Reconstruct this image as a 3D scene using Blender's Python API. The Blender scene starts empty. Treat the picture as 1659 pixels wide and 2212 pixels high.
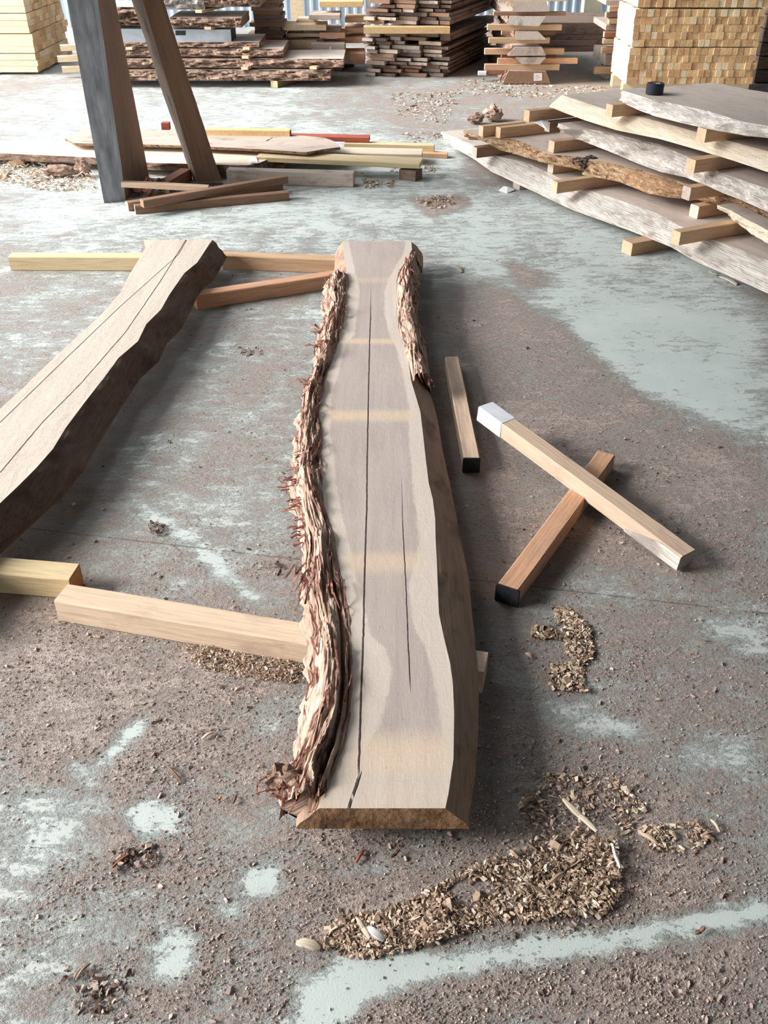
import bpy, math, random
import numpy as np
from mathutils import Vector, Matrix, noise as mn
random.seed(7); rng = np.random.default_rng(11)
SC = bpy.context.scene; COL = SC.collection
# ------------------------------------------------------------------ camera model (used to read ground positions)
F = 2000.0; CX = 829.5; CY = 1106.0; HC = 1.5; TH = math.atan(1356 / F); SN, CS = math.sin(TH), math.cos(TH)
def W(px, py, z=0.0):
    u = (px - CX) / F; v = (py - CY) / F; t = (HC - z) / (SN + v * CS)
    return Vector((u * t, (CS - v * SN) * t, z))
def WY(px, py, Y):                       # point of the view ray at distance Y
    u = (px - CX) / F; v = (py - CY) / F; t = Y / (CS - v * SN)
    return Vector((u * t, Y, HC - t * (SN + v * CS)))
def WL(pts, z): return [W(a, b, z) for a, b in pts]
cam = bpy.data.cameras.new('camera'); co = bpy.data.objects.new('camera', cam); COL.objects.link(co)
cam.sensor_fit = 'VERTICAL'; cam.sensor_height = 24.0; cam.lens = 24.0 * F / 2212.0
co.location = (0, 0, HC); co.rotation_euler = (math.pi / 2 - TH, 0, 0); cam.clip_start = 0.05; cam.clip_end = 200
SC.camera = co

# ------------------------------------------------------------------ numpy noise
_perm = rng.random((256, 256))
def vn(x, y):
    x = np.asarray(x, float); y = np.asarray(y, float)
    xi = np.floor(x).astype(int); yi = np.floor(y).astype(int); fx = x - xi; fy = y - yi
    fx = fx * fx * (3 - 2 * fx); fy = fy * fy * (3 - 2 * fy)
    a = _perm[xi & 255, yi & 255]; b = _perm[(xi + 1) & 255, yi & 255]
    c = _perm[xi & 255, (yi + 1) & 255]; d = _perm[(xi + 1) & 255, (yi + 1) & 255]
    return (a * (1 - fx) + b * fx) * (1 - fy) + (c * (1 - fx) + d * fx) * fy
def fbm(x, y, o=4):
    s = 0; a = .5; n = 0
    for i in range(o):
        s = s + a * vn(x * 2 ** i + 17.3 * i, y * 2 ** i + 5.1 * i); n += a; a *= .5
    return s / n
def ridge(x, y, o=3):
    s = 0; a = .5; n = 0
    for i in range(o):
        s = s + a * (1 - abs(2 * vn(x * 2 ** i + 9.7 * i, y * 2 ** i + 3.3 * i) - 1)); n += a; a *= .5
    return s / n

# ------------------------------------------------------------------ materials
def lin(c): return tuple(((v / 255) / 12.92 if v / 255 < .04045 else ((v / 255 + .055) / 1.055) ** 2.4) for v in c) + (1,)
class NT:
    def __init__(s, name, rough=.8):
        s.m = bpy.data.materials.new(name); s.m.use_nodes = True; s.t = s.m.node_tree; s.n = s.t.nodes
        s.b = s.n['Principled BSDF']; s.b.inputs['Roughness'].default_value = rough
        s.b.inputs['Specular IOR Level'].default_value = .25
    def new(s, k, **kw):
        n = s.n.new(k)
        for a, v in kw.items(): setattr(n, a, v)
        return n
    def l(s, a, b): s.t.links.new(a, b)
    def attr(s, name): return s.new('ShaderNodeAttribute', attribute_name=name)
    def mapv(s, vec, scale, off=(0, 0, 0)):
        m = s.new('ShaderNodeMapping'); m.inputs['Scale'].default_value = scale; m.inputs['Location'].default_value = off
        s.l(vec, m.inputs['Vector']); return m.outputs[0]
    def noise(s, vec, scale, detail=4, rough=.55, dist=0):
        n = s.new('ShaderNodeTexNoise'); n.inputs['Scale'].default_value = scale; n.inputs['Detail'].default_value = detail
        n.inputs['Roughness'].default_value = rough; n.inputs['Distortion'].default_value = dist
        if vec is not None: s.l(vec, n.inputs['Vector'])
        return n.outputs['Fac']
    def ramp(s, fac, stops, interp='LINEAR'):
        r = s.new('ShaderNodeValToRGB'); r.color_ramp.interpolation = interp; e = r.color_ramp.elements
        while len(e) < len(stops): e.new(.5)
        for x, (p, c) in zip(e, stops):
            x.position = p; x.color = c if len(c) == 4 else tuple(c) + (1,)
        s.l(fac, r.inputs[0]); return r.outputs[0]
    def math(s, op, a, b=None, clamp=False):
        m = s.new('ShaderNodeMath', operation=op, use_clamp=clamp)
        for i, v in enumerate((a, b)):
            if v is None: continue
            if isinstance(v, (int, float)): m.inputs[i].default_value = v
            else: s.l(v, m.inputs[i])
        return m.outputs[0]
    def step(s, v, lo, hi):
        m = s.new('ShaderNodeMapRange', interpolation_type='SMOOTHSTEP'); s.l(v, m.inputs[0])
        m.inputs[1].default_value = lo; m.inputs[2].default_value = hi; return m.outputs[0]
    def mix(s, fac, a, b, mode='MIX'):
        m = s.new('ShaderNodeMix', data_type='RGBA', blend_type=mode)
        if isinstance(fac, (int, float)): m.inputs[0].default_value = fac
        else: s.l(fac, m.inputs[0])
        for i, v in ((6, a), (7, b)):
            if isinstance(v, tuple): m.inputs[i].default_value = v
            else: s.l(v, m.inputs[i])
        return m.outputs[2]
    def tint(s, col, amt):
        oi = s.new('ShaderNodeObjectInfo'); h = s.new('ShaderNodeHueSaturation')
        s.l(col, h.inputs['Color'])
        mr = s.new('ShaderNodeMapRange'); s.l(oi.outputs['Random'], mr.inputs[0])
        mr.inputs[3].default_value = 1 - amt; mr.inputs[4].default_value = 1 + amt; s.l(mr.outputs[0], h.inputs['Value'])
        return h.outputs[0]
    def bump(s, h, dist, strength=1.0):
        b = s.new('ShaderNodeBump'); b.inputs['Distance'].default_value = dist; b.inputs['Strength'].default_value = strength
        s.l(h, b.inputs['Height']); s.l(b.outputs[0], s.b.inputs['Normal'])
    def out(s, col): s.l(col, s.b.inputs['Base Color']); return s.m
def wood(name, c1, c2, c3=None, tint=.12, dirt=None, bump=.0012, fine=1.0, end=False):
    t = NT(name, .78); g = t.attr('grain').outputs['Vector']
    a = t.noise(t.mapv(g, (2.2, 26, 26)), 1.0, 5, .6, .6)
    b = t.noise(t.mapv(g, (9, 160, 160)) if not end else t.mapv(g, (60, 60, 60)), 1.0, 3)
    col = t.ramp(a, [(.3, lin(c1)), (.55, lin(c2)), (.75, lin(c3 or c1))])
    col = t.mix(t.math('MULTIPLY', t.step(b, .45, .7), .22 * fine), col, lin(tuple(v * .62 for v in c1)))
    if dirt:
        d = t.noise(t.mapv(g, (5, 9, 9)), 1.0, 6, .65)
        col = t.mix(t.math('MULTIPLY', t.step(d, .5, .68), .75), col, lin(dirt))
    col = t.tint(col, tint)
    t.bump(t.math('ADD', a, b), bump); return t.out(col)
def bark(name, c1, c2, c3, bump=.006, sx=4, sy=34):
    t = NT(name, .92); g = t.attr('grain').outputs['Vector']
    a = t.noise(t.mapv(g, (sx, sy, sy)), 1.0, 6, .7, 1.2)
    b = t.noise(t.mapv(g, (3.5, 7, 7)), 1.0, 5, .6)
    f = t.noise(t.mapv(g, (14, 190, 190)), 1.0, 3)
    col = t.ramp(a, [(.37, lin(c3)), (.47, lin(c2)), (.58, lin(c1))])
    col = t.mix(t.math('MULTIPLY', t.step(b, .5, .62), .6), col, lin(c2))
    col = t.mix(t.math('MULTIPLY', t.step(f, .5, .75), .35), col, lin(c3))
    t.bump(t.math('ADD', a, t.math('MULTIPLY', f, .4)), bump); return t.out(t.tint(col, .05))
def plain(name, c, rough=.7, var=.12, sc=20, bump=.0005):
    t = NT(name, rough); g = t.attr('grain').outputs['Vector']
    a = t.noise(t.mapv(g, (sc * .5, sc, sc)), 1.0, 5, .6)
    col = t.ramp(a, [(.3, lin(tuple(v * (1 - var) for v in c))), (.7, lin(tuple(min(255, v * (1 + var)) for v in c)))])
    t.bump(a, bump); return t.out(col)

M = {}
M['pine'] = wood('pale sawn pine', (208, 182, 156), (222, 198, 172), (202, 174, 146), dirt=(172, 150, 132))
M['pine_end'] = wood('pale end grain', (205, 172, 138), (218, 190, 158), end=True)
M['tan'] = wood('tan sawn wood', (192, 156, 124), (206, 172, 140), (178, 142, 110))
M['tan_end'] = wood('tan end grain', (206, 170, 136), (220, 188, 156), end=True)
M['orange'] = wood('orange sawn wood', (198, 150, 118), (210, 164, 132), (184, 136, 104), dirt=(176, 142, 120))
M['orange_end'] = wood('orange end grain', (190, 130, 84), (206, 148, 100), end=True)
M['peach'] = wood('peach sawn wood', (216, 184, 158), (226, 198, 174), (206, 168, 138), dirt=(188, 160, 140))
M['brown'] = wood('brown sawn hardwood', (140, 108, 88), (154, 122, 100), (126, 96, 78))
M['redbrown'] = wood('reddish hardwood', (150, 98, 78), (168, 114, 92), (130, 80, 66))
M['khaki'] = wood('khaki sawn board', (200, 178, 140), (212, 192, 154), (188, 164, 124))
M['pale'] = wood('pale dusty board', (214, 198, 176), (224, 208, 188), (204, 184, 160))
M['greyboard'] = wood('grey weathered board', (176, 160, 148), (190, 176, 164), (156, 140, 128), dirt=(130, 112, 100), tint=.2)
M['darkboard'] = wood('dark rough board', (120, 100, 90), (140, 120, 108), (96, 78, 70), dirt=(80, 64, 58), tint=.25)
M['slabtop'] = wood('pale dusty slab face', (196, 182, 172), (204, 190, 180), (190, 174, 164), dirt=(176, 160, 150), tint=.06)
M['wane'] = wood('pale barkless slab edge', (212, 202, 192), (220, 212, 204), (198, 184, 172), dirt=(150, 136, 128), tint=.05, bump=.006)
M['cream'] = wood('cream slab edge', (222, 206, 182), (228, 214, 194), (212, 192, 164), dirt=(206, 190, 166), tint=.04, bump=.003)
M['rotbark'] = bark('crumbly orange bark', (214, 184, 150), (190, 152, 116), (100, 76, 62), bump=.012, sx=16, sy=40)
M['greybark'] = bark('grey flaking bark', (190, 184, 180), (168, 158, 152), (110, 98, 92), bump=.01, sx=8)
M['barkfar'] = bark('rough brown bark', (190, 164, 146), (150, 122, 104), (84, 62, 54), bump=.015, sx=10, sy=30)
M['bark'] = bark('shaggy fibrous bark', (204, 182, 164), (184, 154, 136), (100, 62, 52), bump=.006, sx=6, sy=75)
M['fibre'] = bark('red brown bark fibre', (190, 148, 128), (140, 88, 76), (84, 46, 42), bump=.001)
M['blackbark'] = bark('charred looking bark', (120, 104, 96), (70, 58, 54), (40, 34, 32), bump=.004)
M['innerbark'] = wood('bare brown slab edge', (160, 132, 112), (172, 144, 122), (142, 116, 98), dirt=(92, 78, 70), bump=.004)
M['shadeside'] = wood('dark bark stained edge', (112, 92, 80), (126, 104, 90), (96, 78, 68), dirt=(80, 64, 56), bump=.005)  # shade on the left slab's side is put into this edge colour
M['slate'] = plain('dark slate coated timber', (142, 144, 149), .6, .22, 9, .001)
M['steel'] = plain('pale grey painted timber', (172, 180, 186), .6, .12, 8)
M['black'] = plain('black end paint', (44, 46, 50), .55, .2, 40)
M['whitepaint'] = plain('chalky white end paint', (222, 224, 230), .7, .04, 30)
M['paper'] = plain('white paper', (232, 230, 228), .7, .03, 30)
M['tape'] = plain('blue black tape', (40, 46, 58), .5, .15, 40)
M['shed_steel'] = plain('shed steel', (92, 88, 84), .6, .05, 4)
M['post'] = plain('greenish concrete post', (186, 182, 160), .8, .08, 6)
M['tie'] = plain('dark strap', (60, 48, 42), .6, .1, 30)
M['red'] = wood('red hardwood', (150, 78, 62), (164, 90, 72), (132, 64, 52))
M['lime'] = wood('yellow fresh sawn end', (220, 182, 134), (230, 194, 146), (208, 168, 120), tint=.16, end=True)
M['limeside'] = wood('yellow fresh sawn side', (236, 218, 184), (242, 226, 196), (228, 206, 168), tint=.05)

# chips: colour from a per-chip random value
t = NT('wood chips', .85); a = t.attr('tint').outputs['Fac']
M['chips'] = t.out(t.ramp(a, [(0, lin((108, 84, 70))), (.3, lin((164, 140, 120))), (.75, lin((198, 176, 154))), (1, lin((236, 222, 204)))]))
t = NT('dust crumbs', .9); a = t.attr('tint').outputs['Fac']
M['crumbs'] = t.out(t.ramp(a, [(0, lin((92, 72, 64))), (.4, lin((172, 153, 142))), (.9, lin((202, 185, 173))), (1, lin((222, 208, 194)))]))

# ------------------------------------------------------------------ object helpers
def tag(o, label=None, cat=None, group=None, kind=None):
    if label: o['label'] = label
    if cat: o['category'] = cat
    if group: o['group'] = group
    if kind: o['kind'] = kind
    elif cat: o['kind'] = 'thing'
    return o
def mesh(name, verts, faces, mats, grain=None, mi=None, parent=None, attrs=None, smooth=False, org=None):
    me = bpy.data.meshes.new(name); v = np.asarray(verts, float).reshape(-1, 3)
    if org is not None: v = v - np.asarray(org)
    me.from_pydata(v.tolist(), [], [list(map(int, f)) for f in faces])
    for m in (mats if isinstance(mats, (list, tuple)) else [mats]): me.materials.append(m)
    if mi is not None: me.polygons.foreach_set('material_index', np.asarray(mi, dtype=np.int32))
    if smooth: me.polygons.foreach_set('use_smooth', np.ones(len(me.polygons), dtype=bool))
    gr = v if grain is None else np.asarray(grain, float).reshape(-1, 3)
    at = me.attributes.new('grain', 'FLOAT_VECTOR', 'POINT'); at.data.foreach_set('vector', gr.ravel())
    for k, a in (attrs or {}).items():
        x = me.attributes.new(k, 'FLOAT', 'POINT'); x.data.foreach_set('value', np.asarray(a, float).ravel())
    me.update()
    o = bpy.data.objects.new(name, me); COL.objects.link(o)
    if org is not None: o.location = org
    if parent is not None: o.parent = parent
    return o
def empty(name, loc=(0, 0, 0)):
    o = bpy.data.objects.new(name, None); COL.objects.link(o); o.location = loc; o.empty_display_size = .1; return o
def loft_faces(S, N):
    f = []
    for i in range(S - 1):
        for j in range(N):
            k = (j + 1) % N; f.append((i * N + j, i * N + k, (i + 1) * N + k, (i + 1) * N + j))
    return f
def frame(a, b):
    x = (b - a).normalized(); y = Vector((0, 0, 1)).cross(x).normalized(); z = x.cross(y)
    return Matrix((x, y, z)).transposed()
def beam_data(L, w, h, bev=.003, seg=8, wob=.0015):
    c = [(-w / 2 + bev, 0), (w / 2 - bev, 0), (w / 2, bev), (w / 2, h - bev), (w / 2 - bev, h), (-w / 2 + bev, h), (-w / 2, h - bev), (-w / 2, bev)]
    vs = []; so = random.random() * 50
    for i in range(seg + 1):
        x = -L / 2 + L * i / seg
        dy = (vn(x * 2.1 + so, so) - .5) * 2 * wob * 2
        for y, z in c: vs.append((x, y + dy + (vn(x * 9 + so, y * 40) - .5) * wob, max(0, z + (vn(x * 7, so + z * 40) - .5) * wob * (1 if z > h / 2 else 0))))
    N = 8; fs = [tuple(reversed(f)) for f in loft_faces(seg + 1, N)]; fs = loft_faces(seg + 1, N)
    mi = [0] * len(fs)
    fs.append(tuple(reversed(range(N)))); fs.append(tuple(range(seg * N, seg * N + N))); mi += [1, 1]
    gr = np.array(vs) + np.array([random.random() * 9, random.random() * 9, random.random() * 9])
    return vs, fs, mi, gr
def beam3(name, label, cat, A, B, w, h, mat, mat_end=None, group=None, seg=8, parent=None):
    """A,B: world points of the top-face centre line; h is measured down from it"""
    A = Vector(A); B = Vector(B); R = frame(A, B); L = (B - A).length
    vs, fs, mi, gr = beam_data(L, w, h, seg=seg)
    o = mesh(name, vs, fs, [M[mat], M[mat_end or mat]], gr, mi)
    mid = (A + B) / 2 - R @ Vector((0, 0, h))
    o.matrix_world = Matrix.Translation(mid) @ R.to_4x4()
    tag(o, label, cat, group); return o
def beam(name, label, cat, a, b, w, h, zt, mat, mat_end=None, group=None, zb=None, seg=8):
    return beam3(name, label, cat, W(a[0], a[1], zt), W(b[0], b[1], zt if zb is None else zb), w, h, mat, mat_end, group, seg)
def end_paint(o, end, L, matname, label):
    """a coat of paint closed over one end of a beam: a thin sleeve child"""
    bb = np.array([v.co[:] for v in o.data.vertices]); e = .0012
    x0, x1 = bb[:, 0].min(), bb[:, 0].max(); y0, y1 = bb[:, 1].min() - e, bb[:, 1].max() + e; z0, z1 = 0.0, bb[:, 2].max() + e
    if end > 0: xa, xb = x1 - L, x1 + e
    else: xa, xb = x0 - e, x0 + L
    b = .003
    c = [(y0 + b, z0), (y1 - b, z0), (y1, z0 + b), (y1, z1 - b), (y1 - b, z1), (y0 + b, z1), (y0, z1 - b), (y0, z0 + b)]
    vs = []
    for i in range(9):
        x = xa + (xb - xa) * i / 8
        for j, (y, z) in enumerate(c):
            xx = x
            if (i == 0 and end > 0) or (i == 8 and end < 0): xx += (random.random() - .5) * .012
            vs.append((xx, y, z))
    fs = loft_faces(9, 8); fs.append(tuple(reversed(range(8)))); fs.append(tuple(range(64, 72)))
    p = mesh('painted_end', vs, fs, M[matname], parent=o); p['label'] = label; return p

def resample(pts, sg, u):
    """polyline -> perpendicular coordinate at stations sg along u"""
    P = np.array([(p[0], p[1]) for p in pts]); n = np.array([-u[1], u[0]])
    s = P @ np.array(u); k = P @ n; o = np.argsort(s)
    return np.interp(sg, s[o], k[o])
def slab4(name, lt, lb, rt, rb, z0, z1, u, s0, s1, mats, ns=120, nt=16, nw=6, rough=.004, bulge=.25, parent=None, extra=None, endcurve=0.0, org=None, roughR=None, split='waney_edge'):
    """slab lofted along u; left/right top arris and bottom edge polylines (world). mats: [face, left edge, right edge, end]"""
    u = np.array(u, float); u /= np.linalg.norm(u); n = np.array([-u[1], u[0]]); sg = np.linspace(s0, s1, ns)
    LT, LB, RT, RB = (resample(p, sg, u) for p in (lt, lb, rt, rb))      # n points LEFT of u: left has larger k
    rows = []; so = random.random() * 40; rR = rough if roughR is None else roughR
    for i, s in enumerate(sg):
        r = []
        for j in range(nt): r.append((LT[i] + (RT[i] - LT[i]) * j / (nt - 1), z1, 0))
        for j in range(1, nw):
            f = j / nw; k = RT[i] + (RB[i] - RT[i]) * f; z = z1 + (z0 - z1) * f; d = math.sin(math.pi * f) * bulge * (z1 - z0) * .4
            d += (fbm(s * 14 + so, z * 60 + 3, 4) - .5) * rR * 4
            r.append((k - d, z, 2))
        for j in range(3): r.append((RB[i] + (LB[i] - RB[i]) * j / 2, z0, 0))
        for j in range(1, nw):
            f = 1 - j / nw; k = LT[i] + (LB[i] - LT[i]) * f; z = z1 + (z0 - z1) * f; d = math.sin(math.pi * f) * bulge * (z1 - z0) * .4
            d += (fbm(s * 14 + so, z * 60 + 9, 4) - .5) * rough * 4
            r.append((k + d, z, 1))
        rows.append([(s, k, z, c) for k, z, c in r])
    R = np.array(rows); N = R.shape[1]
    if endcurve:
        for i in range(ns):
            f0 = max(0, 1 - i / 8.0)
            mid = (R[i, :, 1].max() + R[i, :, 1].min()) / 2; hw = (R[i, :, 1].max() - R[i, :, 1].min()) / 2
            R[i, :, 0] += f0 * endcurve * ((R[i, :, 1] - mid) / max(hw, 1e-4))
    flat = R.reshape(-1, 4); V = np.empty((len(flat), 3)); V[:, :2] = flat[:, 0:1] * u + flat[:, 1:2] * n; V[:, 2] = flat[:, 2]
    fs = []; mi = []
    for i in range(ns - 1):
        for j in range(N):
            k = (j + 1) % N; fs.append((i * N + j, (i + 1) * N + j, (i + 1) * N + k, i * N + k))
            if j < nt - 1: mi.append(0)
            elif j < nt + nw - 1: mi.append(2)
            elif j < nt + nw + 1: mi.append(0)
            else: mi.append(1)
    fs.append(tuple(range(N))); fs.append(tuple(reversed(range((ns - 1) * N, ns * N)))); mi += [3, 3]
    attrs = extra(sg, LT, RT, R) if extra else None
    gr = flat[:, :3] + np.array([so, so * .37, 0])
    MM = [M[m] if isinstance(m, str) else m for m in mats]; mi = np.array(mi)
    main = mesh(name, V, [f for f, m in zip(fs, mi) if m in (0, 3)], MM, gr, mi[(mi == 0) | (mi == 3)], parent, attrs)
    sub = main if parent is None else parent
    for q in (1, 2):
        F_ = [f for f, m in zip(fs, mi) if m == q]; ids = sorted({i for f in F_ for i in f}); mp = {a: b for b, a in enumerate(ids)}
        mesh('bark_edge' if 'bark' in MM[q].name else split, V[ids], [tuple(mp[i] for i in f) for f in F_], MM[q], gr[ids], None, sub)
    return main

def chips(name, P, L, Wd, T, mat, lift=.5, seed=1, parent=None, dirs=None, tintbias=0.0):
    """N small bent slivers in one mesh. P: (N,3) centres, L/Wd/T arrays"""
    r = np.random.default_rng(seed); N = len(P)
    base = np.array([(-1, -1, -1), (-1, 1, -1), (0, -1, -1), (0, 1, -1), (1, -1, -1), (1, 1, -1),
                     (-1, -1, 1), (-1, 1, 1), (0, -1, 1), (0, 1, 1), (1, -1, 1), (1, 1, 1)], float) * .5
    fb = [(0, 1, 3, 2), (2, 3, 5, 4), (6, 8, 9, 7), (8, 10, 11, 9), (0, 2, 8, 6), (2, 4, 10, 8), (1, 7, 9, 3), (3, 9, 11, 5), (0, 6, 7, 1), (4, 5, 11, 10)]
    v = np.repeat(base[None], N, 0) * np.stack([L, Wd, T], 1)[:, None, :]
    v[:, :, 1] *= (1 - .7 * r.random((N, 1)) * (np.abs(base[None, :, 0]) * 2))
    v += (r.random((N, 12, 3)) - .5) * (np.stack([L * .12, Wd * .3, T * .4], 1)[:, None, :])
    bend = (r.random(N) - .3) * .35
    v[:, :, 2] += (bend * L)[:, None] * (1 - (base[None, :, 0] * 2) ** 2)
    az = r.random(N) * 2 * np.pi if dirs is None else dirs; el = (r.random(N) - .5) * lift; ro = (r.random(N) - .5) * lift * 2
    def rot(v, a, i, j):
        c, s = np.cos(a)[:, None], np.sin(a)[:, None]; p, q = v[:, :, i].copy(), v[:, :, j].copy()
        v[:, :, i] = c * p - s * q; v[:, :, j] = s * p + c * q
    rot(v, ro, 1, 2); rot(v, el, 0, 2); rot(v, az, 0, 1)
    v += P[:, None, :]
    faces = (np.array(fb)[None] + (np.arange(N) * 12)[:, None, None]).reshape(-1, 4)
    tint = np.repeat(np.clip(r.random(N) + tintbias, 0, 1), 12)
    return mesh(name, v.reshape(-1, 3), faces, mat, attrs={'tint': tint}, parent=parent)
def polymask(poly, X, Y):
    inside = np.zeros(X.shape, bool); n = len(poly); j = n - 1
    for i in range(n):
        xi, yi = poly[i][:2]; xj, yj = poly[j][:2]
        c = ((yi > Y) != (yj > Y)) & (X < (xj - xi) * (Y - yi) / (yj - yi + 1e-12) + xi); inside ^= c; j = i
    return inside
def rand_in(poly, N, r):
    P = np.array([(p[0], p[1]) for p in poly]); lo, hi = P.min(0), P.max(0); out = np.empty((0, 2))
    while len(out) < N:
        q = lo + r.random((N * 2, 2)) * (hi - lo); out = np.vstack([out, q[polymask(poly, q[:, 0], q[:, 1])]])
    return out[:N]
# ================================================================== FLOOR
fx = np.concatenate([np.linspace(-10, -3.6, 9), np.arange(-3.4, -1.2, .025), np.arange(-1.2, 1.2, .0125), np.arange(1.2, 3.61, .025), np.linspace(3.8, 10, 9)])
fy = np.concatenate([np.linspace(-6, .3, 8), np.arange(.4, 2.6, .0125), np.arange(2.6, 7.2, .025), np.arange(7.2, 14.01, .2)])
GX, GY = np.meshgrid(fx, fy, indexing='ij')
def blur(a, k):
    for ax in (0, 1):
        s = np.zeros_like(a)
        for d in range(-k, k + 1): s += np.roll(a, d, ax)
        a = s / (2 * k + 1)
    return a
dust = .52 + .30 * (fbm(GX * 1.1, GY * .8, 4) - .5) * 2
def region(px, val, k=3, amt=1.0):
    global dust
    m = blur(polymask(WL(px, 0), GX, GY).astype(float), k) * amt
    dust = dust * (1 - m) + val * m
region([(0, 170), (1000, 170), (1000, 420), (700, 520), (0, 520)], .34, 8)
region([(640, 175), (1340, 175), (1320, 230), (900, 300), (700, 240)], .62, 6)
region([(380, 430), (1150, 400), (1560, 560), (1659, 640), (1659, 700), (1100, 650), (900, 520), (400, 500)], .30, 6)
region([(880, 425), (1010, 420), (1010, 450), (930, 470)], .8, 2)
region([(1080, 560), (1200, 600), (1330, 690), (1450, 860), (1659, 950), (1659, 990), (1390, 900), (1280, 800), (1180, 690)], .78, 3)
region([(190, 680), (640, 690), (640, 1180), (300, 1330), (180, 1250)], .50, 6)
region([(0, 560), (280, 600), (160, 700), (0, 800)], .48, 5)
region([(1000, 600), (1130, 640), (1280, 800), (1500, 930), (1659, 990), (1659, 1260), (1060, 1240), (960, 900), (930, 650)], .72, 6)
region([(1040, 1240), (1659, 1300), (1659, 1700), (1200, 1650), (1050, 1560)], .60, 6)
region([(0, 1290), (640, 1430), (650, 1600), (560, 1700), (250, 1730), (0, 1640)], .78, 6)
region([(180, 1700), (600, 1700), (700, 1860), (640, 2212), (180, 2212)], .58, 6)
region([(0, 1960), (180, 1900), (330, 1960), (300, 2120), (80, 2080), (0, 2100)], .40, 6)
region([(600, 1830), (700, 1790), (1000, 1800), (1010, 1900), (880, 1940), (660, 1950)], .5, 5)
region([(600, 1790), (1500, 1700), (1659, 1720), (1659, 1950), (1100, 2030), (700, 2080), (620, 1960)], .72, 5)
region([(700, 2150), (1659, 2000), (1659, 2212), (700, 2212)], .76, 4)
# swept / scraped clean places where the paint shows
region([(1130, 650), (1200, 610), (1330, 615), (1480, 650), (1659, 710), (1659, 955), (1560, 925), (1420, 870), (1340, 820), (1270, 750), (1210, 690)], .16, 4)
region([(655, 2110), (760, 2068), (900, 2062), (1080, 2040), (1300, 2010), (1659, 1940), (1659, 1996), (1400, 2038), (1150, 2074), (950, 2110), (850, 2140), (790, 2160), (740, 2212), (640, 2212)], .06, 1)
region([(270, 1745), (330, 1728), (392, 1745), (390, 1815), (350, 1800), (335, 1830), (285, 1800)], .14, 1)
region([(515, 1890), (560, 1855), (597, 1860), (597, 1920), (530, 1939)], .14, 1)
region([(320, 2040), (380, 2005), (434, 2030), (420, 2085), (370, 2120), (325, 2129)], .15, 1)
region([(205, 1650), (270, 1570), (312, 1545), (320, 1570), (250, 1640), (215, 1668)], .12, 1)
region([(130, 1640), (200, 1650), (230, 1690), (150, 1680)], .25, 1)
region([(300, 1085), (420, 1150), (520, 1250), (575, 1310), (550, 1310), (470, 1240), (380, 1165), (300, 1110)], .22, 1)
region([(0, 1730), (200, 1690), (230, 1760), (180, 1850), (60, 1930), (0, 1990)], .34, 3)
region([(460, 1930), (540, 1950), (530, 1990), (470, 1980)], .3, 1)
region([(690, 1890), (830, 1862), (855, 1880), (720, 1905)], .25, 1)
region([(1170, 1505), (1290, 1535), (1400, 1580), (1380, 1600), (1260, 1580), (1180, 1540)], .26, 2)
region([(1500, 1340), (1659, 1345), (1659, 1420), (1540, 1400)], .3, 3)
region([(1470, 1590), (1659, 1600), (1659, 1660), (1500, 1650)], .34, 3)
region([(1040, 1280), (1180, 1290), (1160, 1340), (1060, 1320)], .45, 2)
region([(820, 1790), (1000, 1790), (980, 1850), (800, 1840)], .5, 3)
region([(640, 1480), (655, 1640), (560, 1620), (480, 1560)], .5, 4)
j0 = W(192, 1156); j1 = W(1659, 1326); jd = Vector((j1.x - j0.x, j1.y - j0.y)).normalized()
joint = (GX - j0.x) * -jd.y + (GY - j0.y) * jd.x
nx, ny = GX.shape; idx = np.arange(nx * ny).reshape(nx, ny)
fq = np.stack([idx[:-1, :-1], idx[1:, :-1], idx[1:, 1:], idx[:-1, 1:]], -1).reshape(-1, 4)
t = NT('painted concrete with sawdust', .75); g = t.attr('grain').outputs['Vector']
d = t.attr('dust').outputs['Fac']; jt = t.attr('joint').outputs['Fac']
big = t.noise(g, 3.2, 8, .68, .3); mid = t.noise(t.mapv(g, (12, 22, 1)), 1.0, 8, .74, .15); fine = t.noise(t.mapv(g, (60, 95, 1)), 1.0, 5, .72, .1); grit = t.noise(g, 260, 3, .6)
streak = t.noise(t.mapv(g, (6, 34, 1)), 1.0, 6, .7, .3)
amp = t.math('ADD', t.math('ADD', t.math('MULTIPLY', t.math('SUBTRACT', big, .5), .95), t.math('MULTIPLY', t.math('SUBTRACT', mid, .5), 1.25)),
             t.math('ADD', t.math('MULTIPLY', t.math('SUBTRACT', fine, .5), .75), t.math('MULTIPLY', t.math('SUBTRACT', streak, .5), .5)))
dd = t.math('ADD', d, amp)
thick = t.step(dd, .42, .70); film = t.step(t.math('ADD', d, t.math('MULTIPLY', t.math('SUBTRACT', big, .5), .8)), .1, .75)
paint = t.ramp(t.noise(g, 5, 6, .6), [(.3, lin((192, 202, 199))), (.7, lin((204, 212, 210)))])
col = t.mix(t.math('MULTIPLY', film, .55), paint, lin((188, 176, 168)))
dcol = t.ramp(t.math('ADD', t.math('MULTIPLY', fine, .6), t.math('MULTIPLY', grit, .4)), [(.3, lin((158, 140, 131))), (.5, lin((194, 176, 167))), (.68, lin((216, 201, 191)))])
col = t.mix(t.math('MULTIPLY', thick, .9), col, dcol)
jl = t.math('SUBTRACT', 1.0, t.step(t.math('ABSOLUTE', t.math('ADD', jt, t.math('MULTIPLY', t.math('SUBTRACT', mid, .5), .006))), .0012, .004))
col = t.mix(t.math('MULTIPLY', t.math('MULTIPLY', jl, t.step(mid, .36, .5)), .6), col, lin((110, 104, 100)))
hgt = t.math('MULTIPLY', t.step(dd, .25, .85), t.math('ADD', t.math('ADD', fine, t.math('MULTIPLY', mid, 1.2)), t.math('MULTIPLY', grit, .6)))
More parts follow.
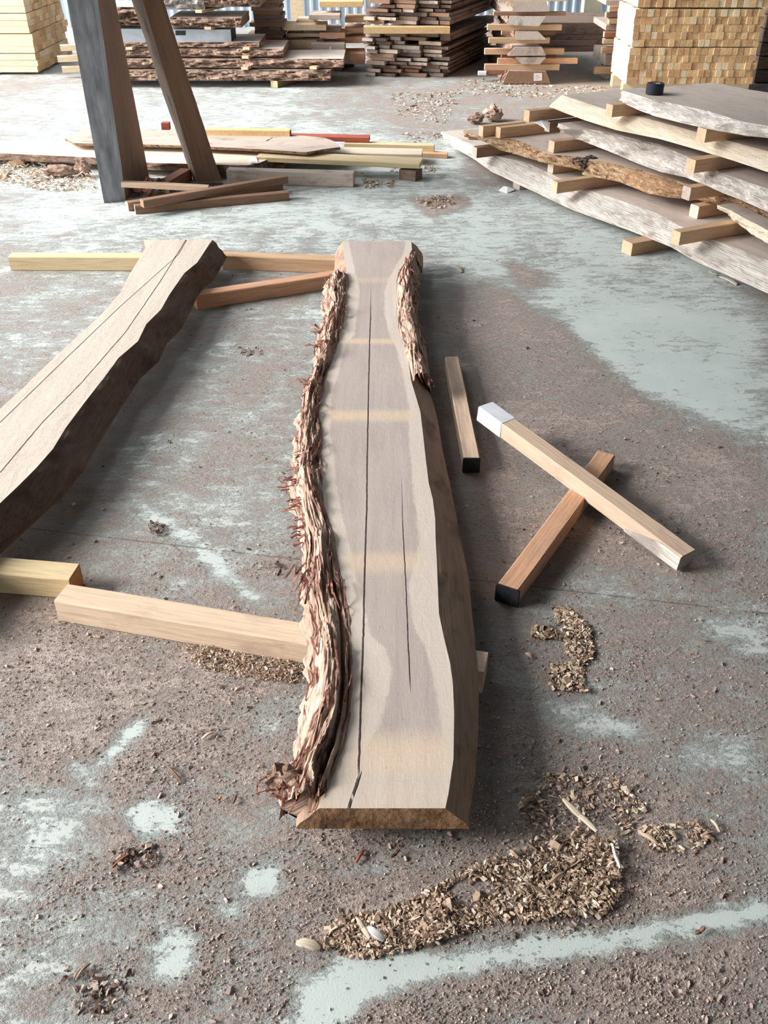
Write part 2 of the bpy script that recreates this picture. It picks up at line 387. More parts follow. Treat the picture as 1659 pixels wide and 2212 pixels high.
hgt = t.math('ADD', hgt, t.math('MULTIPLY', grit, .08))
t.bump(hgt, .007); t.b.inputs['Roughness'].default_value = .72
M['floor'] = t.out(col)
fl = mesh('floor', np.stack([GX, GY, GX * 0], -1), fq, M['floor'], attrs={'dust': dust, 'joint': joint}); fl['kind'] = 'structure'
def dust_at(x, y):
    i = np.clip(np.searchsorted(fx, x), 0, nx - 1); j = np.clip(np.searchsorted(fy, y), 0, ny - 1); return dust[i, j]

# ================================================================== CENTRE SLAB
Z0, Z1 = .066, .124
Ltop = [(690, 1745), (699, 1720), (719, 1677), (741, 1612), (756, 1545), (762, 1467), (760, 1395), (756, 1332), (746, 1278), (737, 1242), (728, 1197), (722, 1160), (710, 1121), (700, 1091), (696, 1055), (698, 1031), (692, 1019), (695, 970), (697, 940), (694, 915), (686, 893), (693, 862), (702, 825), (714, 786), (726, 750), (735, 720), (744, 687), (748, 651), (752, 620), (752, 599), (748, 581), (743, 554), (741, 521)]
Rtop = [(962, 1745), (969, 1713), (974, 1677), (979.5, 1640), (980, 1612), (981, 1539), (978, 1474), (972, 1431), (958, 1373), (948, 1325), (945, 1250), (943, 1200), (941, 1166), (940, 1121), (935, 1079), (926, 1043), (920, 995), (914, 940), (908, 889), (900, 862), (888, 822), (882, 780), (873, 750), (861, 711), (857, 681), (857, 636), (857, 605), (861, 587), (879, 560), (890, 539), (888, 519)]
Rbot = [(1012, 1768), (1026, 1680), (1034, 1575), (1034, 1467), (1025, 1369), (1020, 1330), (1014, 1257), (1002, 1197), (987, 1121), (972, 1046), (957, 977), (946, 910), (936, 870), (922, 831), (912, 780), (904, 730), (900, 680), (900, 640), (906, 600), (914, 575), (914, 555), (908, 532)]
Lbot = [(640, 1777), (650, 1700), (668, 1600), (676, 1480), (668, 1380), (664, 1300), (668, 1200), (650, 1100), (645, 1000), (655, 920), (672, 850), (690, 780), (704, 700), (712, 640), (720, 600), (723, 575), (724, 535)]
Yn = W(830, 1746, Z1).y; Yf = W(830, 521, Z1).y
u0 = (0, 1)
Hl = [(690, 1700), (760, 1660), (791, 1612), (806, 1590), (820, 1561), (837, 1503), (846, 1445), (831, 1402), (800, 1370), (788, 1320), (778, 1270), (767, 1236), (755, 1181), (740, 1121), (728, 1061), (720, 986), (714, 940), (713, 895), (714, 862), (732, 801), (747, 741), (765, 723), (771, 681), (777, 630), (768, 590), (754, 529), (753, 515)]
Hr = [(955, 1700), (955, 1612), (952, 1557), (943, 1489), (932, 1442), (918, 1395), (896, 1358), (885, 1286), (884, 1272), (893, 1230), (906, 1175), (902, 1121), (893, 1061), (886, 971), (884, 910), (884, 877), (873, 816), (858, 756), (843, 726), (831, 681), (831, 630), (849, 584), (870, 551), (876, 529), (876, 515)]
C1 = [(772, 1745), (774, 1659), (776, 1612), (779, 1521), (785, 1350), (787, 1242), (790, 1151), (792, 1091), (792.5, 995), (794.6, 910), (795.5, 850), (796.6, 801), (798, 741), (800, 693), (800, 600)]
C2 = [(888, 1600), (885, 1467), (880, 1358), (877, 1272), (872, 1181), (869, 1121), (868, 1076), (865, 1019), (862, 900)]
C3 = [(752, 1745), (768, 1700), (776, 1672), (782, 1650)]
bands = [(605, 6, .45), (737, 5.5, 1.0), (898, 11, .95), (1215, 19, .9), (1630, 40, .85), (1720, 22, .35)]
def centre_attrs(sg, LT, RT, R):
    ns, N, _ = R.shape; k = R[:, :, 1]; h = []
    def off(poly): return resample(WL(poly, Z1), sg, u0)[:, None]
    a = {'heart_left': off(Hl) - k, 'heart_right': k - off(Hr), 'crack_pith': k - off(C1), 'crack_side': k - off(C2), 'crack_end': k - off(C3)}
    b = np.zeros(ns)
    for py, hw, am in bands:
        y0 = W(830, py + hw, Z1).y; y1 = W(830, py - hw, Z1).y; e = (y1 - y0) * .25
        b = np.maximum(b, am * np.clip((sg - y0 + e) / (2 * e), 0, 1) * np.clip((y1 - sg + e) / (2 * e), 0, 1))
    a['band'] = np.repeat(b[:, None], N, 1); a['along'] = np.repeat(sg[:, None], N, 1)
    return a
t = NT('freshly sawn slab face', .72); g = t.attr('grain').outputs['Vector']
n1 = t.noise(t.mapv(g, (2.5, 40, 1)), 1, 5, .6, .5); n2 = t.noise(t.mapv(g, (30, 55, 1)), 1, 5, .65, .6); fz = t.noise(t.mapv(g, (24, 260, 1)), 1, 3)
wav = t.noise(t.mapv(g, (90, 9, 1)), 1, 4, .7, 1.4); dustn = t.noise(g, 6, 6, .62)
A = lambda n: t.attr(n).outputs['Fac']
wob = t.math('MULTIPLY', t.math('SUBTRACT', n2, .5), .02)
hl = t.step(t.math('ADD', A('heart_left'), wob), -.004, .006); hr = t.step(t.math('ADD', A('heart_right'), wob), -.004, .006)
heart = t.math('MULTIPLY', hl, hr)
sap = t.ramp(n1, [(.3, lin((206, 192, 180))), (.7, lin((218, 206, 194)))])
hrt = t.ramp(n1, [(.3, lin((176, 161, 155))), (.7, lin((192, 178, 171)))])
nearfade = t.step(A('along'), 1.16, 1.30)
col = t.mix(t.math('MULTIPLY', heart, t.math('ADD', .25, t.math('MULTIPLY', nearfade, .72))), sap, hrt)
bandf = t.math('MULTIPLY', A('band'), t.step(t.math('ADD', t.math('MINIMUM', A('heart_left'), A('heart_right')), wob), -.03, .004))
col = t.mix(t.math('MULTIPLY', bandf, t.math('ADD', .45, t.math('MULTIPLY', n2, .55))), col, lin((224, 200, 172)))
col = t.mix(t.math('MULTIPLY', t.step(dustn, .45, .7), .3), col, lin((204, 186, 170)))
col = t.mix(t.math('MULTIPLY', t.step(fz, .6, .78), .12), col, lin((140, 120, 110)))
col = t.mix(t.math('MULTIPLY', t.step(wav, .6, .75), .07), col, lin((140, 118, 106)))
def crack(name, w, extra=None):
    x = t.math('ABSOLUTE', t.math('ADD', A(name), t.math('MULTIPLY', t.math('SUBTRACT', n2, .5), .004)))
    return t.math('SUBTRACT', 1.0, t.step(x, w * .5, w))
al = A('along')
k1 = t.math('MULTIPLY', crack('crack_pith', .0026), t.math('MULTIPLY', t.step(al, 1.13, 1.18), t.math('SUBTRACT', 1.0, t.step(al, 3.3, 3.7))))
k2 = t.math('MULTIPLY', crack('crack_side', .0017), t.math('MULTIPLY', t.step(al, 1.36, 1.42), t.math('SUBTRACT', 1.0, t.step(al, 1.9, 2.25))))
k3 = t.math('MULTIPLY', crack('crack_end', .004), t.math('MULTIPLY', t.math('SUBTRACT', 1.0, t.step(al, 1.14, 1.17)), t.step(n2, .35, .5)))
kk = t.math('MAXIMUM', k1, t.math('MAXIMUM', k2, k3))
tk = t.step(t.noise(t.mapv(g, (70, 210, 1)), 1, 2, .5), .69, .75); tk = t.math('MULTIPLY', tk, t.step(t.noise(g, 7, 3, .6), .45, .6))
col = t.mix(t.math('MULTIPLY', tk, .5), col, lin((120, 98, 86)))
col = t.mix(t.math('MULTIPLY', kk, .95), col, lin((66, 50, 44)))
hh = t.math('SUBTRACT', t.math('ADD', t.math('MULTIPLY', n2, .5), t.math('ADD', t.math('MULTIPLY', fz, .15), t.math('MULTIPLY', wav, .12))), t.math('MULTIPLY', kk, 2.5))
t.bump(hh, .0014); M['sawface'] = t.out(col)
M['endface'] = wood('sawdusty end grain', (138, 102, 74), (172, 136, 100), (96, 70, 52), dirt=(92, 66, 50), end=True, bump=.004)
cs = empty('live_edge_plank', (0, 0, 0))
tag(cs, 'long live edge slab in the middle with shaggy bark and a lengthwise crack', 'slab')
body = slab4('sawn_plank', WL(Ltop, Z1), WL(Lbot, Z0), WL(Rtop, Z1), WL(Rbot, Z0), Z0, Z1, u0, Yn, Yf,
             [M['sawface'], M['innerbark'], M['innerbark'], M['endface']], ns=430, nt=72, nw=10, rough=.002, bulge=.15, parent=cs, extra=centre_attrs)

def bark_strip(name, inner, outer, y0, y1, zin, zout, ns, nt, parent, hump=.03, amp=.011, groove=True, seed=0, mat='bark', label=None, rag=.03):
    sg = np.linspace(y0, y1, ns); ki = resample(inner, sg, u0); ko = resample(outer, sg, u0)      # k = -x
    tt = np.linspace(0, 1, nt); S, T = np.meshgrid(sg, tt, indexing='ij')
    K = ko[:, None] + (ki - ko)[:, None] * T
    wd = np.abs(ki - ko)[:, None] + T * 0
    prof = zout + (zin - zout) * np.clip(T * 2.2, 0, 1) + hump * np.sin(np.pi * np.clip(T, 0, 1)) ** .8
    warp = (fbm(S * 3 + seed, T * 2 + 7, 3) - .5) * .05
    lat = T * wd + warp
    r = ridge(S * 6 + seed, lat * 70, 4); r2 = ridge(S * 16 + seed * 3, lat * 190 + 4, 2); bl = fbm(S * 7 + seed, lat * 14, 4)
    dz = (r - .62) * amp * 3.2 + (r2 - .6) * amp * .9 + (bl - .5) * amp * 2.4
    edge = np.clip(np.minimum(T, 1 - T) * 7, .25, 1)
    Z = prof + dz * edge
    if groove:
        gm = np.exp(-((T - .78) / .035) ** 2) * np.clip((1.95 - S) / .3, 0, 1); Z = Z - .035 * gm
        gm2 = np.exp(-((T - .9) / .03) ** 2) * np.clip((1.9 - S) / .3, 0, 1); Z = Z - .008 * gm2
    K = K + ((fbm(S * 16 + seed, T * 3 + 40, 4) - .5) * .035 + (vn(S * 60, T * 5 + seed) - .5) * .008) * np.clip(1 - T * 2.5, 0, 1) * (1 if y0 < 2 else .8)
    S2 = S + 0
    S2[:3] += ((vn(T[:3] * 14, S[:3] * 0 + seed) - .3) * rag); S2[-3:] += ((vn(T[-3:] * 14, S[-3:] * 0 + seed + 5) - .7) * rag)
    top = np.stack([-K, S2, Z], -1)
    nb = 4; bot = []
    for q in range(1, nb + 1):
        f = 1 - q / (nb + 1); kk_ = ko + (ki - ko) * f
        bot.append(np.stack([-kk_, S2[:, int(f * (nt - 1))], np.full(ns, zout - .004)], -1))
    R = np.concatenate([top, np.stack(bot, 1)], 1); N = R.shape[1]
    fs = [(a, d, c, b) for a, b, c, d in loft_faces(ns, N)]
    fs.append(tuple(range(N))); fs.append(tuple(reversed(range((ns - 1) * N, ns * N))))
    gr = np.zeros((ns, N, 3)); gr[:, :nt, 0] = S; gr[:, :nt, 1] = lat; gr[:, nt:, 0] = sg[:, None]; gr[:, nt:, 1] = np.arange(nb) * .02 - .1
    o = mesh(name, R, fs, M[mat], gr, parent=parent)
    if label: o['label'] = label
    return o, top
bout = [(592, 1735), (594, 1706), (607, 1666), (620, 1648), (632, 1612), (650, 1557), (659, 1474), (665, 1395), (656, 1340), (649, 1300), (645, 1240), (652, 1181), (645, 1151), (637, 1112), (628, 1079), (624, 1043), (633, 1001), (636, 960), (636, 925), (643, 889), (653, 853), (665, 816), (677, 786), (679, 750), (684, 720), (696, 690), (697, 640), (700, 600)]
bk, topL = bark_strip('bark', WL([(x + 3, y) for x, y in Ltop], Z1 + .004), WL(bout, .088), W(600, 1740, .1).y, W(700, 597, .11).y, Z1 - .004, .066, 760, 44, cs, hump=.022, amp=.0095, seed=3,
                   label='thick shaggy pale bark with red brown fibres on the left edge')
rin = [(895, 828), (886, 795), (874, 758), (863, 722), (857, 690), (856, 640), (858, 605), (866, 585), (881, 558)]
rout = [(928, 830), (926, 783), (920, 750), (911, 711), (904, 669), (903, 620), (907, 590), (911, 572), (905, 558)]
bk2, topR = bark_strip('bark', WL(rin, Z1), WL(rout, .075), W(900, 826, .11).y, W(890, 560, .11).y, Z1 - .002, .064, 300, 26, cs, hump=.022, amp=.008, groove=False, seed=21,
                    label='short strip of brown bark on the far right edge', rag=.09)
# fibres: long shreds lying on the bark plus the frayed tufts
def fibres(name, tops, N, seed, parent, Lr=(.03, .12), tufts=()):
    r = np.random.default_rng(seed); P = []; D = []; L = []; Wd = []; T = []
    ns, nt, _ = tops.shape
    for _ in range(N):
        i = r.integers(4, ns - 8); j = int(np.clip(r.beta(1.2, 1.6) * nt, 0, nt - 4))
        p = tops[i, j]; q = tops[min(i + 6, ns - 1), j]; P.append(p + np.array([0, 0, .0015 + r.random() * .003])); d = q - p
        D.append(math.atan2(d[1], d[0]) + (r.random() - .5) * .35); L.append(r.uniform(*Lr)); Wd.append(r.uniform(.0018, .005)); T.append(r.uniform(.0008, .002))
    for (px, py, z, n, rad, ang, spread, ll) in tufts:
        c = W(px, py, z)
        for _ in range(int(n * .6)):
            a = ang + (r.random() - .5) * spread; l = ll * r.uniform(.4, .95); off = r.normal(size=2) * rad; l *= .8
            P.append(np.array([c.x + off[0] + math.cos(a) * l * .3, c.y + off[1] + math.sin(a) * l * .3, z + r.uniform(-.012, .014)]))
            D.append(a); L.append(l); Wd.append(r.uniform(.0025, .007)); T.append(r.uniform(.001, .003))
    o = chips(name, np.array(P), np.array(L), np.array(Wd), np.array(T), M['fibre'], .35, seed, parent, np.array(D)); tag(o, kind='stuff'); return o
PI = math.pi
fibres('bark_fibre', topL, 150, 5, bk, tufts=[(640, 1045, .11, 26, .014, PI * 1.0, 1.3, .05), (642, 1088, .105, 34, .016, PI * 1.05, 1.0, .055), (650, 1130, .1, 18, .015, PI * 1.15, 1.2, .045), (688, 715, .12, 14, .012, PI * .75, .9, .09),
       (690, 745, .12, 20, .016, PI * .9, 2, .06), (672, 830, .12, 26, .02, PI * .8, 2.4, .05), (648, 990, .11, 14, .015, PI * 1.1, 1.6, .045), (652, 1015, .11, 16, .012, PI * .9, 1.6, .045), (668, 1235, .12, 30, .02, PI * 1.4, .8, .09),
       (690, 1270, .125, 24, .02, PI * 1.45, .6, .1), (640, 1670, .115, 30, .02, PI * 1.3, 1.8, .05), (625, 1705, .11, 26, .018, PI * 1.2, 2.2, .05), (670, 1690, .12, 26, .02, PI * 1.45, .6, .07), (655, 1160, .1, 14, .014, PI * 1.1, 1.8, .05)])
fibres('bark_fibre', topR, 50, 6, bk2, Lr=(.03, .14), tufts=[(905, 800, .12, 20, .012, PI * 1.55, .3, .12), (918, 815, .1, 20, .012, PI * 1.58, .3, .12), (885, 590, .135, 10, .015, PI * .5, 2, .05)])

# ================================================================== LEFT SLAB
Zl = .145
lt = WL([(-330, 1190), (0, 883), (46, 842), (92, 796), (151, 741), (197, 700), (229, 668), (261, 631), (279, 594), (300, 560), (314, 535), (309, 517)], Zl)
rt = WL([(-330, 1420), (-120, 1190), (0, 1087), (41, 1048), (78, 1011), (114, 970), (142, 924), (183, 869), (229, 810), (256, 773), (298, 737), (316, 700), (348, 668), (366, 636), (398, 590), (426, 567), (449, 532), (458, 519)], Zl)
rb = [p + Vector((.055 + .02 * vn(p.y * 4, 3), 0, 0)) for p in rt]; lb = [p + Vector((-.02, 0, 0)) for p in lt]
def left_attrs(sg, LT, RT, R):
    k = R[:, :, 1]; u = np.array([.0, 1.0])
    a = {}
    for nm, poly in (('crack_pith', [(-330, 1270), (0, 1020), (92, 911), (174, 828), (270, 718), (348, 604), (398, 523)]), ('crack_side', [(-330, 1170), (0, 911), (137, 778), (256, 664), (385, 549)])):
        a[nm] = k - resample(WL(poly, Zl), sg, u)[:, None]
    a['along'] = np.repeat(sg[:, None], R.shape[1], 1); return a
t = NT('dusty slab face', .75); g = t.attr('grain').outputs['Vector']; A = lambda n: t.attr(n).outputs['Fac']
n1 = t.noise(t.mapv(g, (2, 30, 1)), 1, 5, .6, .5); n2 = t.noise(t.mapv(g, (26, 50, 1)), 1, 5, .65, .6); fz = t.noise(t.mapv(g, (90, 12, 1)), 1, 3, .6, 1)
col = t.ramp(n1, [(.3, lin((192, 178, 164))), (.6, lin((204, 191, 178)))])
col = t.mix(t.math('MULTIPLY', t.step(fz, .55, .75), .25), col, lin((160, 142, 128)))
k1 = t.math('SUBTRACT', 1.0, t.step(t.math('ABSOLUTE', t.math('ADD', A('crack_pith'), t.math('MULTIPLY', t.math('SUBTRACT', n2, .5), .006))), .001, .0034))
k2 = t.math('SUBTRACT', 1.0, t.step(t.math('ABSOLUTE', A('crack_side')), .0015, .005))
kk = t.math('ADD', t.math('MULTIPLY', k1, .8), t.math('MULTIPLY', k2, .45))
col = t.mix(kk, col, lin((96, 78, 68))); t.bump(t.math('SUBTRACT', t.math('ADD', n2, fz), t.math('MULTIPLY', kk, 2.0)), .002); M['leftface'] = t.out(col)
ls = empty('live_edge_plank', (0, 0, 0)); tag(ls, 'barkless live edge slab running off the left edge of the photo', 'slab')
slab4('sawn_plank', lt, lb, rt, rb, .066, Zl, (0, 1), W(-200, 1300, Zl).y, W(380, 518, Zl).y, [M['leftface'], M['shadeside'], M['shadeside'], M['shadeside']], ns=260, nt=26, nw=10, rough=.006, bulge=.1, parent=ls, extra=left_attrs)

# ================================================================== BEARERS AND LOOSE STICKS NEAR THE CAMERA
BG = 'square bearers under the two long slabs'
beam('wooden_bearer', 'pale square bearer under the near end of the middle slab', 'beam', (132, 1279), (1050, 1431), .07, .0655, .0655, 'pine', 'pine_end', BG)
beam('wooden_bearer', 'square bearer coming in at the left edge, end beside the pale bearer', 'beam', (-330, 1196), (160, 1234), .068, .0655, .0655, 'khaki', 'orange_end', BG)
beam('wooden_bearer', 'bearer under the far end of the left slab', 'beam', (22, 550), (440, 551), .066, .0655, .0655, 'khaki', 'tan_end', BG)
beam('wooden_bearer', 'bearer between the far ends of the two slabs, squared to them', 'beam', (482, 548), (890, 562), .066, .0655, .0655, 'tan', 'orange_end', BG)
beam('wooden_bearer', 'skewed orange sided bearer running under the bark of the middle slab', 'beam', (420, 634), (840, 570), .06, .064, .064, 'orange', 'orange_end', BG)
o = beam('square_stick', 'short square stick with one black end beside the middle slab', 'stick', (977, 770), (1020, 991), .05, .05, .05, 'peach', 'peach'); end_paint(o, 1, .004, 'black', 'black painted end')
lo = beam('square_stick', 'orange square stick with black end lying under the crossing stick', 'stick', (1309, 978), (1096, 1271), .056, .05, .05, 'orange', 'orange_end'); end_paint(o=lo, end=1, L=.006, matname='black', label='black painted end')
up = beam('square_stick', 'pale stick with white painted ends lying across the orange stick', 'stick', (1050, 874), (1488, 1194), .055, .052, .1375, 'peach', 'greyboard', zb=.058); end_paint(up, -1, .11, 'whitepaint', 'white painted end')
bb = np.array([v.co[:] for v in up.data.vertices]); xe = bb[:, 0].max(); ye = bb[:, 1].min(); ze = bb[:, 2].max()
pv = []
for i in range(9):
    x = xe - .19 + .19 * i / 8; zt = .004 + (ze - .008) * min(1, .15 + i / 6)
    pv += [(x, ye - .0012, .003), (x, ye + .003, .003), (x, ye + .003, zt), (x, ye - .0012, zt)]
pf = loft_faces(9, 4) + [(3, 2, 1, 0), (32, 33, 34, 35)]
mesh('painted_patch', pv, pf, M['wane'], parent=up)['label'] = 'white paint smeared on the side near the end'
# ================================================================== PILE OF PALE SLABS ON THE RIGHT
ur = np.array([.40, -.917]); ur /= np.linalg.norm(ur); nr = Vector((.917, .40, 0))      # along the slabs towards the camera; nr = away to the right
SG = 'pale live edge slabs stacked with spacers on the right'
def pile_slab(label, fb, ft, width, z0, z1, mats, ext=.75, rough=.006, taper=.12, jag=0.0, bulge=.3, wprof=None):
    FB = WL(fb, z0); FT = WL(ft, z1)
    e = Vector((ur[0], ur[1], 0))
    for P in (FB, FT):
        P.append(P[-1] + e * ext)
    # keep the bottom edge in front of (left of) the top arris
    s = lambda p: p.x * ur[0] + p.y * ur[1]
    s0 = min(s(p) for p in FB + FT); s1 = max(s(p) for p in FT)
    BT = []
    for k in range(30):
        q = s0 + (s1 - s0) * k / 29; f = k / 29
        i = np.interp(q, [s(p) for p in FT], range(len(FT))); j = int(i); fr = i - j; p = FT[j] if j + 1 >= len(FT) else FT[j].lerp(FT[j + 1], fr)
        w = width * (1 - taper * (1 - f)) + (vn(q * 2.3, width * 10) - .5) * .06
        n0 = np.dot([p.x, p.y], [nr.x, nr.y]); base = Vector((ur[0] * q, ur[1] * q, 0)); BT.append(base + nr * (n0 + w))
    BB = [p + nr * .03 for p in BT]
    o = slab4('pale_plank', BT, BB, FT, FB, z0, z1, tuple(ur), s0, s1, mats, ns=200, nt=12, nw=12, rough=.004, roughR=rough, bulge=bulge, org=None)
    # slab4 puts "right of u" at the front edge because u points at the camera
    tag(o, label, 'slab', SG); return o
DK = ['slabtop', 'wane', 'wane', 'slabtop']
pile_slab('bottom pale slab of the right pile, lying lowest with a long bright edge', [(960, 306), (985, 322), (1018, 340), (1062, 371), (1136, 406), (1237, 454), (1360, 498), (1448, 533), (1501, 564), (1659, 634)],
          [(962, 288), (990, 300), (1022, 314), (1077, 338), (1133, 350), (1200, 380), (1280, 414), (1314, 424), (1417, 460), (1463, 485), (1552, 522), (1600, 540), (1659, 563)], .62, .062, .128, DK, rough=.008)
pile_slab('second slab up in the right pile, with crumbly orange rotten bark on its edge', [(1010, 302), (1041, 303), (1080, 324), (1121, 336), (1181, 353), (1229, 362), (1256, 377), (1285, 372), (1337, 393), (1403, 419), (1440, 426), (1508, 432), (1550, 443), (1600, 460), (1659, 481)],
          [(1012, 284), (1044, 296), (1094, 300), (1118, 302), (1157, 319), (1186, 334), (1239, 346), (1275, 340), (1303, 348), (1394, 369), (1474, 394), (1527, 414), (1577, 421), (1659, 450)], .55, .19, .25, ['slabtop', 'greybark', 'rotbark', 'greybark'], rough=.02, bulge=.9)
pile_slab('third slab up in the right pile, with a broad grey wrinkled edge', [(1214, 288), (1232, 291), (1264, 307), (1313, 326), (1382, 355), (1428, 372), (1483, 384), (1526, 401), (1564, 418), (1600, 432), (1659, 458)],
          [(1212, 280), (1235, 277), (1267, 278), (1319, 287), (1425, 312), (1492, 342), (1565, 376), (1623, 396), (1659, 408)], .6, .312, .37, ['slabtop', 'greybark', 'wane', 'greybark'], rough=.016, bulge=.8)
pile_slab('fourth slab up in the right pile, with a smooth cream edge', [(1198, 235), (1225, 246), (1264, 260), (1330, 281), (1428, 301), (1498, 321), (1584, 347), (1659, 372)],
          [(1214, 205), (1240, 214), (1307, 236), (1394, 255), (1509, 286), (1584, 307), (1659, 327)], .62, .432, .49, ['slabtop', 'cream', 'cream', 'cream'], rough=.004)
pile_slab('top slab of the right pile, grey and white with the dark tape roll on it', [(1345, 222), (1382, 239), (1417, 252), (1469, 265), (1526, 278), (1613, 294), (1659, 298)],
          [(1353, 198), (1400, 212), (1457, 224), (1530, 240), (1600, 262), (1659, 272)], .68, .552, .612, ['slabtop', 'wane', 'wane', 'wane'], rough=.01, bulge=.7)
pile_slab('narrow slab with bark edge below the orange bark slab, at the right picture edge', [(1575, 466), (1600, 488), (1623, 504), (1659, 527)], [(1580, 455), (1602, 468), (1630, 482), (1659, 498)], .12, .1885, .248, ['slabtop', 'greybark', 'cream', 'greybark'], rough=.012)
KG = 'spacer sticks in the right slab pile'
def spacer(label, a, L, zb, h=.06, w=.06, mat='tan', endm='tan_end', cat='spacer'):
    """a: pixel of the lower left corner of the visible long side; runs away to the right"""
    p = W(a[0], a[1], zb); d = Vector((nr.x, nr.y + .05, 0)).normalized(); side = Vector((-d.y, d.x, 0))
    A = p + side * (w / 2); A.z = zb + h; return beam3('spacer_stick', label, cat, A, A + d * L, w, h, M and mat, endm, KG)
spacer('dark ended block under the bottom slab of the right pile', (1122, 411), .6, 0, .0605, .07, 'greyboard', 'greyboard')
spacer('yellow ended bearer sticking out under the bottom slab of the right pile', (1362, 553), .9, 0, .061, .075, 'tan', 'tan_end')
spacer('spacer at the far left tip of the bottom right slab', (1029, 342), .45, .129, .06, .055, 'brown', 'pale')
spacer('short grey ended spacer under the jagged slab end', (1194, 376), .5, .129, .06, .055, 'tan', 'pale')
spacer('long tan spacer lying bare on the bottom slab, below the orange bark', (1202, 419), .6, .129, .06, .05)
spacer('lowest long tan spacer on the bottom slab near the right edge', (1466, 531), .62, .129, .06, .055)
spacer('pale ended spacer under the right end of the orange bark', (1505, 473), .55, .129, .06, .06, 'tan', 'pale')
spacer('spacer half hidden behind the grey bark end of the second slab', (1043, 296), .3, .251, .058, .05)
spacer('tan spacer on the left end of the second slab', (1080, 299), .45, .251, .058, .05)
spacer('tan spacer between second and third slab, left of the wrinkled edge', (1196, 331), .42, .251, .06, .055)
spacer('grey ended spacer sitting on the orange bark under the wrinkled slab', (1488, 434), .5, .251, .06, .055, 'tan', 'greyboard')
spacer('dusty spacer running under the fourth slab, white scrap on its end', (1186, 286), .55, .312, .055, .05, 'brown', 'pale')
spacer('tan spacer at the left tip of the fourth slab', (1142, 264), .55, .371, .06, .055)
spacer('tan spacer under the right part of the fourth slab, end facing left', (1498, 375), .55, .371, .06, .06)
spacer('tan spacer under the left corner of the top slab', (1321, 254), .5, .491, .06, .055)
spacer('tan spacer under the top slab near the right picture edge', (1522, 309), .5, .491, .06, .06)

# white nib of wood on the orange bark
def lump(name, label, cat, c, r, mat, seed=0, parent=None, rough=.25, sub=3):
    import bmesh
    bm = bmesh.new(); bmesh.ops.create_icosphere(bm, subdivisions=sub, radius=1)
    for v in bm.verts:
        q = v.co.copy(); k = 1 + (mn.fractal(q * 2.2 + Vector((seed * 3.1, seed, 0)), 1, 2, 4)) * rough
        v.co = Vector((q.x * r[0] * k, q.y * r[1] * k, q.z * r[2] * k))
    zmin = min(v.co.z for v in bm.verts)
    vs = [v.co[:] for v in bm.verts]; bm.verts.index_update(); fs = [[w.index for w in f.verts] for f in bm.faces]; bm.free()
    vs = np.array(vs); vs[:, 2] -= zmin
    o = mesh(name, vs, fs, M[mat], org=None); o.location = c; o.parent = parent; return tag(o, label, cat)
SEC = [o for o in COL.objects if o.get('label', '').startswith('second slab up in the right pile')][0]
for k, (px, py, z, r) in enumerate([(1258, 366, .2, (.03, .03, .028)), (1274, 358, .21, (.035, .03, .025)), (1244, 360, .2, (.025, .02, .022))]):
    lump('broken_bark', None, None, W(px, py, z), r, 'blackbark', k + 31, SEC, rough=.5)
for k, (px, py, z, r) in enumerate([(608, 1716, .064, (.026, .026, .034)), (636, 1722, .064, (.034, .024, .034)), (664, 1726, .066, (.024, .02, .03))]):
    lump('broken_bark', None, None, W(px, py, z), r, 'barkfar', k + 41, cs, rough=.5)
# tape roll
def tape_roll():
    c = W(1413, 203, .613); R0, R1, h = .044, .026, .052; N = 48; prof = [(R1, 0), (R0 - .003, 0), (R0, .003), (R0, h - .003), (R0 - .003, h), (R1, h)]
    vs = [(r * math.cos(2 * PI * i / N), r * math.sin(2 * PI * i / N), z) for i in range(N) for r, z in prof]; n = len(prof)
    fs = [(i * n + j, ((i + 1) % N) * n + j, ((i + 1) % N) * n + (j + 1) % n, i * n + (j + 1) % n) for i in range(N) for j in range(n - 1)]
    o = mesh('tape_roll', vs, fs, M['tape']); o.location = c; tag(o, 'dark blue roll of tape standing on the top slab of the right pile', 'tape')
    vs = [(r * math.cos(2 * PI * i / N), r * math.sin(2 * PI * i / N), z) for i in range(N) for r, z in ((R1 - .003, .001), (R1 + .0005, .001), (R1 + .0005, h - .002), (R1 - .003, h - .002))]
    fs = [(i * 4 + j, ((i + 1) % N) * 4 + j, ((i + 1) % N) * 4 + (j + 1) % 4, i * 4 + (j + 1) % 4) for i in range(N) for j in range(4)]
    mesh('core', vs, fs, M['greyboard'], parent=o)
tape_roll()

# ================================================================== BOARDS LYING ON THE FLOOR, LEFT OF CENTRE
def flat_board(name, label, cat, front, back, z1, h, mats, group=None, rough=.003, u=(1, .0), bulge=.1, under=.01):
    FT = WL(front, z1); BT = WL(back, z1); uu = np.array(u) / np.linalg.norm(u); s = lambda p: p.x * uu[0] + p.y * uu[1]
    s0 = min(s(p) for p in FT + BT); s1 = max(s(p) for p in FT + BT)
    FB = [p + Vector((0, under, 0)) for p in FT]; BB = [p + Vector((0, -under * .5, 0)) for p in BT]
    return tag(slab4(name, BT, BB, FT, FB, z1 - h, z1, u, s0, s1, mats, ns=90, nt=8, nw=5, rough=rough, bulge=bulge), label, cat, group)
BD = 'boards lying on the floor behind the leaning posts'
flat_board('live_edge_board', 'long pale board with bark edge behind the leaning posts, split tip right', 'board',
           [(142, 299), (159, 309), (311, 312), (392, 314), (454, 317), (560, 322), (660, 329), (700, 322), (730, 318)], [(142, 297), (189, 275), (304, 281), (446, 281), (560, 286), (631, 291), (700, 297), (724, 306), (735, 316)], .13, .018, ['greyboard', 'bark', 'barkfar', 'brown'], BD)
beam('board', 'reddish board lying behind the long pale board', 'board', (250, 283), (798, 294), .09, .03, .104, 'red', 'black', BD)
beam('board', 'yellow topped strip on top of the red board', 'board', (420, 277), (627, 280), .07, .045, .165, 'lime', 'brown', BD)
